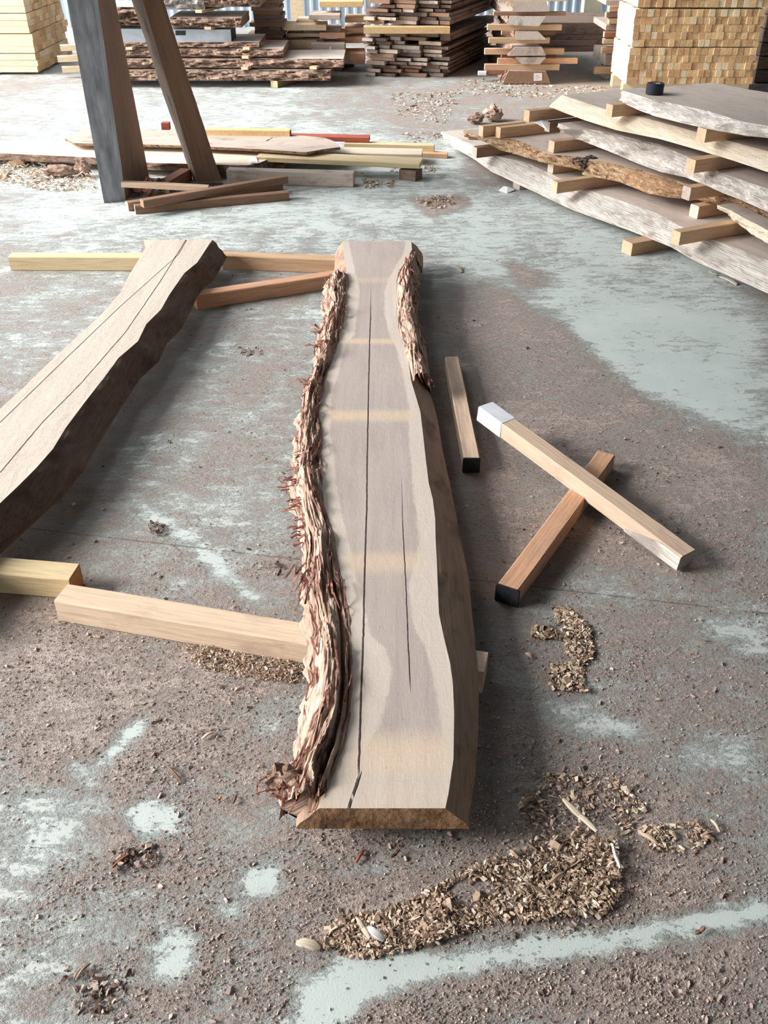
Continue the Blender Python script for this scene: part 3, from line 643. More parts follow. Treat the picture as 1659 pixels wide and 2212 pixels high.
o = beam('wooden_block', 'small red block standing up behind the brown leaning post', 'block', (349, 264), (366, 264), .05, .045, .165, 'red', 'red')
flat_board('live_edge_board', 'dusty white board with dark bark edge running under both leaning posts', 'board',
           [(-300, 322), (0, 331), (200, 340), (330, 352), (440, 355), (535, 357), (560, 352), (588, 340)], [(-300, 300), (0, 303), (200, 309), (310, 313), (450, 320), (588, 321)], .085, .045, ['pale', 'barkfar', 'barkfar', 'brown'], BD)
beam('board', 'thin khaki plank pointing right beyond the white board', 'board', (560, 332), (910, 347), .16, .03, .1, 'khaki', 'khaki', BD)
beam('board', 'squared beam in front of the pale boards, end facing right', 'beam', (492, 364), (764, 372), .08, .078, .079, 'greyboard', 'pine_end', BD)
beam('board', 'olive board with black end pointing right, rearmost of the boards', 'board', (745, 307), (938, 312), .07, .05, .07, 'khaki', 'black', BD)
beam('board', 'pale short board with bark chip on it, ahead of the olive board', 'board', (640, 322), (912, 327), .16, .03, .068, 'pale', 'orange_end', BD)
beam('board', 'narrow tan board with pointed tip poking out furthest right', 'board', (905, 328), (967, 330), .07, .03, .03, 'tan', 'tan_end', BD)
beam('wooden_bearer', 'dark bearer under the tip of the khaki plank', 'beam', (870, 362), (905, 367), .09, .06, .06, 'darkboard', 'darkboard')
beam('wooden_bearer', 'short bearer under the bark edged board, left of the grey post', 'beam', (34, 347), (50, 322), .09, .038, .038, 'pine', 'pine_end')
beam('wooden_bearer', 'bearer under the boards at the middle, mostly hidden', 'beam', (600, 356), (630, 306), .07, .037, .037, 'brown', 'brown')
# the two leaning posts
def post(name, label, foot, topw, H, mats, d=None):
    """four foot corners on the ground (counter clockwise) moved to four top corners"""
    P = [np.array(p[:2]) for p in foot]; Q = [np.array(p[:2]) for p in topw]; ns = 40; vs = []; gr = []; m = 6
    for i in range(ns):
        f = i / (ns - 1); c = [p + (q - p) * f for p, q in zip(P, Q)]
        for a in range(4):
            for b in range(m):
                g = b / m; p = c[a] * (1 - g) + c[(a + 1) % 4] * g
                w = (fbm(f * 9 + a * 7, g * 2 + a, 3) - .5) * .012
                e = (c[(a + 1) % 4] - c[a]); nrm = np.array([e[1], -e[0]]) / np.linalg.norm(e)
                p = p + nrm * w; vs.append((p[0], p[1], f * H)); gr.append((f * H, a * .7 + g * .3, a * .3))
    N = 4 * m; fs = loft_faces(ns, N); mi = [mats[j // m][0] for i in range(ns - 1) for j in range(N)]
    fs.append(tuple(reversed(range(N)))); fs.append(tuple(range((ns - 1) * N, ns * N))); mi += [1, 1]
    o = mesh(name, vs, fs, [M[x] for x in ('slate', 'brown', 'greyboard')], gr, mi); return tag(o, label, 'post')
a0, a1, a2 = W(225, 439), W(272, 433), W(323, 385); a3 = a0 + (a2 - a1)
def at_h(px, py, base_y): return WY(px, py, base_y)
def lift(base, px):                      # point above the base (same distance) seen at the top of the frame
    q = WY(px, 0, base.y); k = 2.2 / q.z; return Vector((base.x + (q.x - base.x) * k, base.y, 2.2))
t0, t1, t2 = lift(a0, 145), lift(a1, 210), lift(a2, 249); t3 = t0 + (t2 - t1)
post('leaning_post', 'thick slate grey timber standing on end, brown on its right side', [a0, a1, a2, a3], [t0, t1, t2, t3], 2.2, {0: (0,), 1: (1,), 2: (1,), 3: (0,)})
b0, b1 = W(414, 386), W(427, 394); b2 = W(478, 391); 
b3 = b0 + (b2 - b1); b1b = b1
c0, c1, c2 = lift(b0, 284), lift(b1, 308), lift(b2, 354)
bb3 = b3 + Vector((0, .09, 0)); bb2 = b2 + Vector((0, .03, 0))
HB = 1.2; top = lambda p, q: p.lerp(q, HB / 2.2)
b3 = b2 + (b0 - b1); c3 = c2 + (b0 - b1)
post('leaning_post', 'slim brown timber post leaning left behind the slate grey one', [b0, b1, b2, b3], [top(b0, c0), top(b1, c1), top(b2, c2), top(b3, c3)], HB, {0: (2,), 1: (1,), 2: (1,), 3: (2,)})
beam('floor_strip', 'thin flat steel strip on the floor at the foot of the slim post', 'strip', (405, 397), (480, 397), .05, .006, .007, 'shed_steel', 'shed_steel')
# sticks at the feet of the posts
ST = 'brown sticks at the feet of the leaning posts'
beam('square_stick', 'front brown stick at the feet of the leaning posts', 'stick', (290, 443), (622, 413), .05, .045, .045, 'brown', 'pine', ST)
beam('square_stick', 'brown stick lying close behind the front one, ends further left', 'stick', (273, 436), (607, 391), .05, .045, .046, 'brown', 'khaki', ST)
beam('square_stick', 'rear brown stick crossing the pile with its right end raised', 'stick', (305, 431), (617, 379), .05, .04, .088, 'brown', 'brown', ST)
beam('thin_batten', 'thin batten leaning sideways against the slate grey post', 'batten', (263, 391), (450, 401), .045, .03, .11, 'peach', 'khaki', ST, zb=.085)
beam('wooden_block', 'short orange sided block between the two posts', 'block', (352, 392), (402, 364), .07, .065, .065, 'redbrown', 'khaki')
for k, (px, py, r, lb) in enumerate([(325, 424, (.035, .03, .05), 'upright splintered red bark chunk at the foot of the grey post'), (350, 415, (.03, .03, .035), 'dark round bark chunk beside the splintered chunk'), (300, 421, (.04, .025, .025), 'flat bark chunk nearest the grey post')]):
    lump('bark_chunk', lb, 'bark', W(px, py), r, 'fibre', k, rough=.45)
for k, (px, py, r, lb) in enumerate([(1028, 268, (.06, .045, .035), 'knobbly grey bark piece on the floor, left one of a pair'), (1064, 262, (.075, .07, .05), 'pale pitted bark lump beside the grey bark piece'), (135, 383, (.1, .04, .035), 'stringy bark lump on the shavings left of the grey post'), (182, 382, (.05, .04, .045), 'blocky bark piece next to the stringy lump by the grey post')]):
    lump('bark_lump', lb, 'bark', W(px, py), r, 'barkfar' if k != 1 else 'bark', k + 5, rough=.4)
# ================================================================== BACKGROUND STACKS
ORD = ['', 'first', 'second', 'third', 'fourth', 'fifth', 'sixth', 'seventh', 'eighth', 'ninth', 'tenth', 'eleventh', 'twelfth', 'thirteenth', 'fourteenth', 'fifteenth', 'sixteenth', 'seventeenth', 'eighteenth', 'nineteenth', 'twentieth',
       'twenty-first', 'twenty-second', 'twenty-third', 'twenty-fourth', 'twenty-fifth', 'twenty-sixth', 'twenty-seventh', 'twenty-eighth', 'twenty-ninth', 'thirtieth']
# shared stick meshes (long axis = local X, front end at +X)
def stick_mesh(L, w, h, mats, seg=1, name='timber_stick'):
    vs, fs, mi, gr = beam_data(L, w, h, bev=.0018, seg=seg, wob=.0008)
    o = mesh(name, vs, fs, [M[m] for m in mats], gr, mi); return o
def put(src, used, loc, rz):
    o = src if not used else src.copy()
    if used: COL.objects.link(o)
    o.location = loc; o.rotation_euler = (0, 0, rz); return o
for k, c in (('lime', None),):
    pass
M['limeB'] = wood('tan sawn end', (204, 160, 114), (214, 172, 126), (192, 148, 102), tint=.14, end=True)
M['limeC'] = wood('pale cream sawn end', (230, 208, 170), (236, 216, 180), (222, 198, 158), tint=.08, end=True)
# --- right pack: ends face the camera
PX, PY, PW, SH, CW = 2.045, 8.52, 1.06, .0555, .0502
protos = {}
tone_word = {'lime': 'yellow', 'limeB': 'tan', 'limeC': 'cream'}
for ti, (zb, rows, tn) in enumerate([(.1, 5, 'bottom'), (.384, 5, 'middle'), (.672, 2, 'top')]):
    sx = (0, .004, .012)[ti]
    for r in range(rows):
        x = PX + sx + random.uniform(-.004, .004); c = 0
        while x < PX + PW - .02:
            cw = CW * random.choice([.92, 1, 1, 1.0, 1.08, 1.0]); c += 1
            mt = random.choices(['lime', 'limeB', 'limeC'], [5, 6, 1.3])[0]; key = (mt, round(cw, 4))
            used = key in protos
            if not used: protos[key] = stick_mesh(.64, cw - .0025, SH - .0015, ['limeside', mt])
            o = put(protos[key], used, (x + cw / 2, PY + .32 + random.uniform(-.005, .007), zb + r * SH), -PI / 2)
            tag(o, '%s end, %s from left, row %s up, %s tier of the right lumber pack' % (tone_word[mt], ORD[c], ('one', 'two', 'three', 'four', 'five')[r], tn), 'timber stick', 'square timber sticks in the right lumber pack')
            x += cw
for ti, zb in enumerate([.0, .378, .664]):
    if ti == 0:
        for k, yy in enumerate((8.6, 9.02)):
            beam3('pack_bearer', ('front' if k == 0 else 'rear') + ' bearer under the right lumber pack', 'beam', (PX - .01, yy, .099), (PX + PW, yy, .099), .09, .098, 'limeside', 'lime', 'bearers under the right lumber pack')
    else:
        for k, yy in enumerate((8.62, 9.02)):
            o = beam3('spacer_lath', '%s thin lath between the %s tiers of the right lumber pack' % (('front', 'rear')[k], ('', 'bottom and middle', 'middle and top')[ti]), 'lath', (PX - .0, yy, zb + .0055), (PX + PW, yy, zb + .0055), .03, .0045, 'brown', 'brown', 'laths in the right lumber pack')
beam3('wooden_block', 'short brown block end at the left of the right pack seam', 'block', (PX - .012, 8.50, .376), (PX - .012, 8.495, .376), .05, .05, 'brown', 'redbrown') if False else None
# --- left pack: sticks run to the left, ends face right
LX, LY = -3.30, 9.62; protos2 = {}
for ti in range(4):
    zb = .02 + ti * .1665
    for r in range(3):
        y = LY + random.uniform(0, .01); c = 0
        while y < LY + 1.02:
            cw = random.choice([.1, .13, .16, .19]); c += 1; mt = random.choices(['lime', 'limeB', 'limeC'], [5, 4, 2])[0]; key = (mt, cw); used = key in protos2
            if not used: protos2[key] = stick_mesh(1.6, cw - .002, .0525, ['limeside', mt], name='sawn_board')
            o = put(protos2[key], used, (LX - .8 + random.uniform(-.008, .008) + (.02 if ti < 2 else 0), y + cw / 2, zb + r * .0535), 0)
            tag(o, '%s board end, %s from front, row %s up, %s tier of left lumber pack' % (tone_word[mt], ORD[c], ('one', 'two', 'three')[r], ('lowest', 'second', 'third', 'uppermost')[ti]), 'board', 'boards in the left lumber pack')
            y += cw
for k, xx in enumerate((-4.2, -3.7)):
    beam3('pack_bearer', ('left' if k == 0 else 'right') + ' bearer under the left lumber pack', 'beam', (xx, LY - .02, .0195), (xx, LY + 1.0, .0195), .08, .0185, 'limeside', 'lime')
for k, (px, py) in enumerate([(124, 97), (118, 121), (128, 144)]):
    z = (.26, .15, .05)[k]; p = WY(px + 5, py, 9.45); d = Vector((.95, .3, 0))
    beam3('spacer_stick', '%s of three stick ends right of the left lumber pack' % ('uppermost', 'middle', 'lowest')[k], 'stick', p, p + d * .4, .06, .05, 'limeside', 'limeC')
# --- dark board stack in the middle; boards run back to the right
D0 = WY(787, 165, 9.5); D1 = WY(966, 165, 9.5); dw = D1.x - D0.x; yaw = math.atan2(.93, .36)
crs = 21; ch = .0335; protoD = {}
for r in range(crs):
    z = .004 + r * ch
    if r == 12 or r == 11:
        if r == 11:
            o = beam3('board', 'long yellow plank across the front of the dark board stack', 'board', (D0.x, 9.47, z + .058), (D1.x + .005, 9.47, z + .058), .12, .057, 'lime', 'lime')
        continue
    x = D0.x + random.uniform(-.03, .02); c = 0
    while x < D1.x - .05:
        cw = random.choice([.12, .16, .2, .24, .3]); cw = min(cw, D1.x + .02 - x); c += 1
        if random.random() < .12 and r not in (0, crs - 1): x += cw * .5; continue
        hh = random.choice([.024, .028, .031]); mt = random.choices(['darkboard', 'greyboard', 'brown', 'pine'], [5, 6, 3, .8])[0]
        key = (round(cw, 3), hh, mt); L = 1.5
        used = key in protoD
        if not used: protoD[key] = stick_mesh(L, (cw - .008) * math.sin(yaw), hh, ['darkboard', mt], 4, 'rough_board')
        sl = random.uniform(-.03, .05); yo = 9.5
        o = put(protoD[key], used, (x + cw / 2 + math.cos(yaw) * (L / 2 + sl), yo + math.sin(yaw) * (L / 2 + sl), z + (.033 - hh) * 0), yaw + PI)
        tag(o, '%s board end %s from left in %s course up of dark board stack' % ({'darkboard': 'dark', 'greyboard': 'grey', 'brown': 'brown', 'pine': 'pale'}[mt], ORD[c], ORD[r + 1]), 'board', 'boards in the dark stack at the middle back')
        x += cw
# --- narrow stack of thick slabs with spacers
YS = 9.1
def slab_end(label, quad, mat_end, L=1.6, extra=None):
    """quad: front face corners in the photo (bottom left, bottom right, top right, top left), standing at distance YS; runs back"""
    P = [WY(x, y, YS) for x, y in quad]; vs = []; ns = 14
    m = 7; ring0 = []
    for a in range(4):
        for b in range(m): ring0.append(P[a].lerp(P[(a + 1) % 4], b / m))
    N = len(ring0)
    for i in range(ns):
        f = i / (ns - 1)
        for q in ring0:
            w = (fbm(f * 8 + q.x * 3, q.z * 30, 3) - .5) * .03 * (1 if i else .3)
            vs.append((q.x + w, q.y + f * L, q.z))
    fs = loft_faces(ns, N); mi = [2 if (j // m) in (1, 3) else 0 for i in range(ns - 1) for j in range(N)]
    fs.append(tuple(reversed(range(N)))); fs.append(tuple(range((ns - 1) * N, ns * N))); mi += [1, 1]
    v = np.array(vs); gr = np.stack([v[:, 1], v[:, 0], v[:, 2]], 1)
    o = mesh('thick_plank', vs, fs, [M['slabtop'], M[mat_end], M['barkfar']], gr, mi); return tag(o, label, 'slab', 'thick slabs in the narrow stack at the back')
q1 = slab_end('lowest thick slab of the narrow stack, white paper label on its end', [(1086, 181), (1189, 181), (1180, 154), (1098, 153)], 'brown')
def on_face(parent, name, quad, Y, mat, label=None, th=.002):
    P = [WY(x, y, Y) for x, y in quad]; vs = [(p.x, Y, p.z) for p in P] + [(p.x, Y - th, p.z) for p in P]
    fs = [(0, 1, 2, 3), (7, 6, 5, 4), (0, 4, 5, 1), (1, 5, 6, 2), (2, 6, 7, 3), (3, 7, 4, 0)]
    o = mesh(name, vs, fs, M[mat], parent=parent)
    if label: o['label'] = label
    return o
lab = on_face(q1, 'paper_label', [(1153, 175), (1171, 174), (1171, 158), (1153, 158)], YS - .0005, 'paper', 'white paper label')
for (x0, y0, x1, y1) in ((1157, 163, 1163, 164.2), (1156, 166, 1160, 167), (1162, 166.5, 1167, 167.4), (1158, 169.5, 1161, 170.3)):
    on_face(lab, 'print', [(x0, y1), (x1, y1), (x1, y0), (x0, y0)], YS - .0026, 'greyboard', th=.0006)
slab_end('half round slab second up in the narrow stack', [(1126, 139), (1166, 139), (1180, 124), (1113, 124)], 'greyboard')
slab_end('third slab up in the narrow stack, white bark curl on its left', [(1097, 121), (1180, 120), (1171, 102), (1112, 102)], 'greyboard')
slab_end('fourth slab up in the narrow stack, pale diagonal edge', [(1113, 86), (1181, 86), (1163, 68), (1114, 68)], 'slabtop')
slab_end('fifth slab up in the narrow stack, white split end', [(1097, 54), (1164, 57), (1179, 35), (1101, 35)], 'wane')
slab_end('sixth slab up in the narrow stack, dark checks in its end', [(1110, 26), (1187, 25), (1180, 3), (1109, 3)], 'slabtop')
for x0, x1, y0, y1, mt, lb, dy in [(1047, 1208, 138, 151, 'tan', 'long tan spacer lying on the lowest thick slab', .06), (1075, 1247, 125, 137, 'orange', 'orange spacer reaching furthest right in the narrow stack', .09),
        (1047, 1218, 104, 117, 'tan', 'tan spacer under the third slab of the narrow stack', .12), (1083, 1201, 118, 125, 'brown', 'thin brown spacer beneath the third thick slab', .15),
        (1056, 1187, 81, 93, 'tan', 'tan spacer under the fourth slab of the narrow stack', .05), (1053, 1213, 52, 65, 'tan', 'tan spacer under the fifth slab, long left end', .07), (1083, 1200, 66, 75, 'brown', 'brown spacer behind the fourth slab of the narrow stack', .4),
        (1066, 1222, 25, 33, 'brown', 'brown spacer under the sixth slab of the narrow stack', .06), (1077, 1222, -5, 2, 'khaki', 'yellow spacer at the very top of the narrow stack', .05), (1050, 1090, 150, 160, 'redbrown', 'short block at lower left of the narrow stack', .2)]:
    Yq = YS + dy; a = WY(x0, y0, Yq); b = WY(x1, y0, Yq); h = a.z - WY(x0, y1, Yq).z
    beam3('spacer_stick', lb, 'spacer', a, b, .06, h, mt, 'tan_end', 'spacers in the narrow stack at the back')
ws = WY(1041, 160, 9.2)
beam3('wooden_block', 'small white block on the floor left of the narrow stack', 'block', WY(1033, 154, 9.25), WY(1050, 154, 9.25), .06, .03, 'paper', 'paper')
# --- slabs seen side-on at the left back
def long_slab(label, x0, x1, yt, yb, Y, mats, depth=.55, rough=.03, cat='slab', name='thick_plank', yaw=0.0, wane=.03):
    A = WY(x0, yt, Y); B = WY(x1, yt, Y); z1 = A.z; z0 = WY(x0, yb, Y).z; z0 = max(z0, .0)
    dy = (B.x - A.x) * yaw
    ft = [Vector((A.x, Y, 0)), Vector((B.x, Y + dy, 0))]; off = lambda P, d: [p + Vector((0, d, 0)) for p in P]
    u = (1.0, yaw); uu = np.array(u) / np.linalg.norm(u)
    s0 = A.x * uu[0] + Y * uu[1]; s1 = B.x * uu[0] + (Y + dy) * uu[1]
    o = slab4(name, off(ft, depth), off(ft, depth - .03), ft, off(ft, -wane), z0, z1, u, s0, s1, mats, ns=110, nt=6, nw=9, rough=rough, bulge=.6)
    return tag(o, label, cat, 'thick bark edged slabs in the left back stack')
B3 = ['slabtop', 'barkfar', 'barkfar', 'brown']
long_slab('lowest bark edged slab of the left back stack, orange bark at its right', 200, 714, 151, 173, 9.0, B3)
long_slab('second slab up of the left back stack, longest to the right', 200, 742, 127, 145, 9.05, B3)
long_slab('third slab up of the left back stack', 200, 612, 105, 121, 9.09, B3)
long_slab('thin fourth slab up of the left back stack, below the grey beam', 200, 560, 91, 101, 9.12, B3)
gb = beam3('grey_beam', 'grey painted timber beam with dark end in the left back stack', 'beam', WY(240, 62, 9.15) + Vector((0, .16, 0)), WY(498, 64, 9.15) + Vector((0, .16, 0)), .32, .104, 'steel', 'black')
pq = [WY(x, y, 9.298) for x, y in ((379, 76), (401, 76), (401, 66), (379, 66))]
gl = on_face(None, 'label_plate', [(379, 76), (401, 76), (401, 66), (379, 66)], 9.149, 'black', 'dark rectangular label'); gl.parent = gb; gl.matrix_parent_inverse = gb.matrix_world.inverted()
long_slab('rough bark lump slab resting on the grey beam, left of the others', 190, 305, 15, 55, 9.17, ['slabtop', 'barkfar', 'barkfar', 'barkfar'], rough=.06)
long_slab('pale topped bark slab lying on the right of the grey beam', 366, 522, 38, 58.5, 9.15, B3, rough=.035)
long_slab('upper pale bark slab at the top left back', 300, 440, -20, 20, 9.2, ['slabtop', 'bark', 'greybark', 'brown'], rough=.04)
long_slab('brown bark slab at the top of the left back stack', 438, 560, -20, 14, 9.22, B3, rough=.04)
for k, (px, py, Y, mt, lb, L) in enumerate([(420, 22, 9.1, 'khaki', 'yellow spacer under the top slabs of the left back stack', .5), (523, 102, 9.05, 'orange', 'orange spacer end between third and fourth slab, left back stack', .5), (521, 121, 9.0, 'orange', 'orange spacer end above the second slab, left back stack', .5), (520, 145, 8.96, 'tan', 'tan spacer end on the lowest slab, left back stack', .5), (668, 144, 8.95, 'tan', 'yellow spacer at the right end of the lowest slab, left back stack', .5),
        (270, 102, 9.05, 'tan', 'tan spacer end left of the leaning posts, in the left back stack', .4), (440, 58, 9.1, 'orange', 'small orange spacer end just above the grey beam', .4)]):
    p = WY(px + 8, py, Y); beam3('spacer_stick', lb, 'spacer', p, p + Vector((.3, .95, 0)) * L, .065, .021, mt, 'tan_end', 'spacers in the left back stack')
p = WY(592, 176, 8.95); p.z = .055; beam3('wooden_bearer', 'yellow ended bearer under the right end of the left back stack', 'beam', p, p + Vector((.5, .85, 0)) * .5, .075, .054, 'brown', 'khaki')
# ragged board ends closing the stack on the right
rr = np.random.default_rng(4)
for k in range(18):
    yt = -6 + k * 8.4; x0 = 535 + rr.random() * 20; x1 = 604 + rr.random() * 16; Y = 9.92
    A = WY(x0, yt, Y); B = WY(x1, yt, Y); beam3('board', '%s board end from the top at the ragged right side of the left back stack' % ORD[k + 1], 'board', A, B, .35, .033, 'darkboard' if k % 3 else 'brown', 'darkboard', 'ragged boards at the right of the left back stack')
# --- warm boards between the left stack and the dark stack
for k, (x0, x1, y0, y1, Y, mt, me, lb) in enumerate([(690, 784, 3, 16, 9.9, 'lime', 'tan_end', 'yellow board highest in the warm board heap'), (667, 734, 32, 43, 9.75, 'greyboard', 'orange_end', 'grey ended board below the highest yellow board'),
        (745, 790, 39, 49, 10.0, 'lime', 'lime', 'yellow board end beside the dark stack, upper one'), (640, 680, 44, 52, 9.95, 'pine', 'tan_end', 'short tan board near the left of the warm board heap'), (609, 704, 53, 66, 9.8, 'limeC', 'lime', 'cream board sticking out left in the warm board heap'),
        (655, 735, 61, 72, 9.9, 'greyboard', 'tan', 'greyish board under the cream board'), (618, 692, 72, 80, 9.85, 'pine', 'pine', 'thin pale board under the greyish board'), (690, 745, 71, 83, 9.8, 'orange', 'orange', 'orange board in the middle of the warm board heap'),
        (653, 700, 83, 91, 9.9, 'greyboard', 'tan', 'small grey board below the thin pale board'), (618, 684, 87, 106, 9.85, 'limeC', 'limeC', 'thick white board low at the left of the heap'), (672, 744, 94, 113, 9.7, 'greyboard', 'orange_end', 'dark grey slab end with a white mark'),
        (728, 790, 80, 93, 9.95, 'tan', 'tan', 'tan board reaching behind the dark stack'), (738, 788, 115, 139, 9.75, 'orange', 'brown', 'thick orange piece with grey band at the bottom right of the heap'), (745, 788, 60, 71, 10.0, 'tan', 'tan', 'tan board end beside the dark stack, lower one'), (619, 740, 107, 124, 9.95, 'pale', 'tan', 'long grey board lowest in the heap')]):
    A = WY(x0, y0, Y); B = WY(x1, y0, Y); h = A.z - WY(x0, y1, Y).z; off = Vector((0, .17, 0))
    o = beam3('board', lb, 'board', A + off, B + off, .34, h, mt, me, 'warm coloured boards in the heap at the back')
    if k == 10: on_face(None, 'white_mark', [(711, 107), (716, 107), (715, 100), (712, 100)], Y - .002, 'paper').parent = o; o.children[0].matrix_parent_inverse = o.matrix_world.inverted()
    if k == 12: on_face(None, 'grey_band', [(741, 138), (758, 138), (751, 117), (738, 117)], Y - .002, 'greybark').parent = o; o.children[0].matrix_parent_inverse = o.matrix_world.inverted()
for k, (xx, w_, yy) in enumerate([(-1.05, 1.3, 9.9), (-.75, .9, 10.16)]):       # bearers carrying the heap
    beam3('wooden_bearer', ('front' if k == 0 else 'rear') + ' pallet beam carrying the warm board heap', 'beam', (xx - w_ / 2 + .25, yy, .055), (xx + w_ / 2, yy, .055), .16, .054, 'darkboard', 'darkboard', 'beams under the warm board heap')
p = WY(629, 44, 11.6); q = WY(655, 5, 11.6)
beam3('standing_board', 'pale sheet standing upright against the back wall', 'board', (p.x, 11.6, .9), (q.x, 11.6, .9), .03, .9, 'limeC', 'limeC')
# --- stack behind the right lumber pack
for k, (x0, x1, y0, y1, mt) in enumerate([(1284, 1330, 144, 159, 'tan'), (1300, 1332, 101, 115, 'tan'), (1303, 1332, 83, 94, 'khaki'), (1315, 1336, 39, 51, 'tan'), (1309, 1336, 26, 37, 'brown'), (1316, 1338, 12, 25, 'tan'), (1305, 1336, 68, 80, 'redbrown')]):
    Y = 9.35; A = WY(x0, y0, Y); B = WY(x1 + 60, y0, Y); h = A.z - WY(x0, y1, Y).z
    beam3('spacer_stick', '%s stick end from the bottom, left of the right lumber pack' % ORD[[1, 2, 3, 6, 7, 8, 5][k]] if False else ('stick end poking out left of the right lumber pack, ' + ['lowest', 'second lowest', 'third lowest', 'third highest', 'second highest', 'highest', 'fourth lowest'][k]), 'stick', A, B, .07, h, mt, 'tan_end', 'sticks left of the right lumber pack')
for k, (y0, y1) in enumerate([(160, 186), (117, 142), (53, 66), (0, 11)]):
    Y = 9.36; A = WY(1310, y0, Y); B = WY(1400, y0, Y); zb = max(WY(1310, y1, Y).z, 0)
    beam3('thick_plank', '%s grey slab end hidden behind the right lumber pack' % ('lowest', 'second', 'third', 'topmost')[k], 'slab', A + Vector((0, .3, 0)), B + Vector((0, .3, 0)), .6, A.z - zb, 'greyboard', 'greyboard', 'slabs behind the right lumber pack')
for k in range(9):
    beam3('board', '%s dark board up in the stack at the right edge, beyond the lumber pack' % ORD[k + 1], 'board', (3.36, 9.6, .11 + k * .11), (5.2, 9.6, .11 + k * .11), .9, .1, 'darkboard', 'darkboard', 'dark boards right of the lumber pack')

for k in range(5):  # dark boards added where only deep shade lies behind the narrow stack
    xs = random.uniform(-.06, .06)
    beam3('board', '%s board up of the added dark heap standing in for shade' % ORD[k + 1], 'board', (1.2 + xs, 11.55, .056 * (k + 1)), (3.6 + xs, 11.6, .056 * (k + 1)), .95, .055, 'darkboard', 'darkboard', 'added dark boards standing in for shade behind the narrow stack')

# ================================================================== SHED
def box(name, lo, hi, mat, kind='structure'):
    x0, y0, z0 = lo; x1, y1, z1 = hi
    vs = [(x, y, z) for z in (z0, z1) for x, y in ((x0, y0), (x1, y0), (x1, y1), (x0, y1))]
    o = mesh(name, vs, [(3, 2, 1, 0), (4, 5, 6, 7), (0, 1, 5, 4), (1, 2, 6, 5), (2, 3, 7, 6), (3, 0, 4, 7)], M[mat])
    if kind: o['kind'] = kind
    return o
def corrugated(name, p0, p1, z0, z1, mat, pitch=.11, amp=.018):
    p0 = Vector(p0); p1 = Vector(p1); L = (p1 - p0).length; d = (p1 - p0) / L; n = Vector((-d.y, d.x)); N = int(L / pitch * 8); vs = []
    for i in range(N + 1):
        s = L * i / N; ph = (s / pitch) % 1; k = amp * max(-1, min(1, 1.8 * math.cos(2 * PI * ph))); q = p0 + d * s + n * k
        for z in (z0, z1): vs.append((q.x, q.y, z))
        q2 = q + n * .004
        for z in (z1, z0): vs.append((q2.x, q2.y, z))
    fs = [(a, d_, c, b) for a, b, c, d_ in loft_faces(N + 1, 4)]
    fs.append((0, 1, 2, 3)); fs.append((4 * N + 3, 4 * N + 2, 4 * N + 1, 4 * N)); o = mesh(name, vs, fs, M[mat]); o['kind'] = 'structure'; return o
M['cladding'] = plain('pale blue corrugated cladding', (196, 212, 226), .5, .05, 3, .0003)
corrugated('wall_back', (-4.7, 13.2), (9.5, 13.2), 0, 6.0, 'cladding')
corrugated('wall_right', (9.5, 13.2), (9.5, -5.5), 0, 6.0, 'cladding', .3)
post_p = WY(1270, 75, 12.4)
box('trim_1', (post_p.x - .1, 12.3, 0), (post_p.x + .1, 12.5, 6.0), 'post')
OPZ = 3.4  # low enough for the unseen header to block part of the sun indoors
box('unseen_ceiling', (-4.7, -5.6, 6.0), (9.6, 5.0, 6.1), 'shed_steel')
box('unseen_ceiling', (-2.8, 5.0, 6.0), (9.6, 13.3, 6.1), 'shed_steel')  # unseen roof stops short so open sky burns out the far left floor
box('unseen_wall_front', (-4.7, -5.6, 0), (9.6, -5.5, 6.0), 'shed_steel')  # unseen wall added behind the camera to stop flat light
box('unseen_wall_left', (-4.75, -5.6, OPZ), (-4.65, 5.0, 6.0), 'shed_steel')  # unseen header, shaped to shade the sun over the floor
box('unseen_wall_left', (-4.75, -5.6, 0), (-4.65, -2.6, OPZ), 'shed_steel')

# ================================================================== SHAVINGS, CHIPS AND CRUMBS
def pile(name, label, polys, N, Lr, seed, zr=.012, hmax=.03, mat='chips', bias=0.0, lift=.9):
    r = np.random.default_rng(seed); PT = []
    for poly, w in polys:
        q = rand_in(WL(poly, 0), int(N * w), r); PT.append(q)
    q = np.vstack(PT); q = q[fbm(q[:, 0] * 14 + seed, q[:, 1] * 14, 3) + r.random(len(q)) * .35 > .52]; n = len(q)
    hmap = fbm(q[:, 0] * 9 + seed, q[:, 1] * 9, 3); h = np.clip((hmap - .35) * 2.2, 0, 1) * hmax
    L = (Lr[0] + (Lr[1] - Lr[0]) * r.random(n) ** 2.2) * np.where(r.random(n) < .06, 1.8, 1) * .85; Wd = L * r.uniform(.25, .6, n); T = np.clip(L * .09, .0006, .003)
    P = np.stack([q[:, 0], q[:, 1], .003 + r.random(n) * h], 1)
    o = chips(name, P, L, Wd, T, M[mat], lift, seed, tintbias=bias); return tag(o, label, 'shavings', kind='stuff')
pile('wood_shavings', 'big scattered heap of pale shavings in the right foreground', [([(680, 2040), (740, 1985), (860, 1960), (970, 1900), (1090, 1850), (1250, 1800), (1330, 1830), (1345, 1940), (1300, 1985), (1180, 1990), (1050, 2000), (950, 2040), (840, 2065), (740, 2070)], 1.0)], 7600, (.003, .017), 31, hmax=.022)
pile('wood_shavings', 'loose shavings in front of the right heap, near the slab end', [([(1120, 1740), (1180, 1670), (1330, 1680), (1400, 1740), (1360, 1800), (1250, 1830), (1150, 1820)], .7), ([(1380, 1790), (1480, 1770), (1540, 1800), (1500, 1850), (1400, 1840)], .3)], 1600, (.004, .018), 32, hmax=.012)
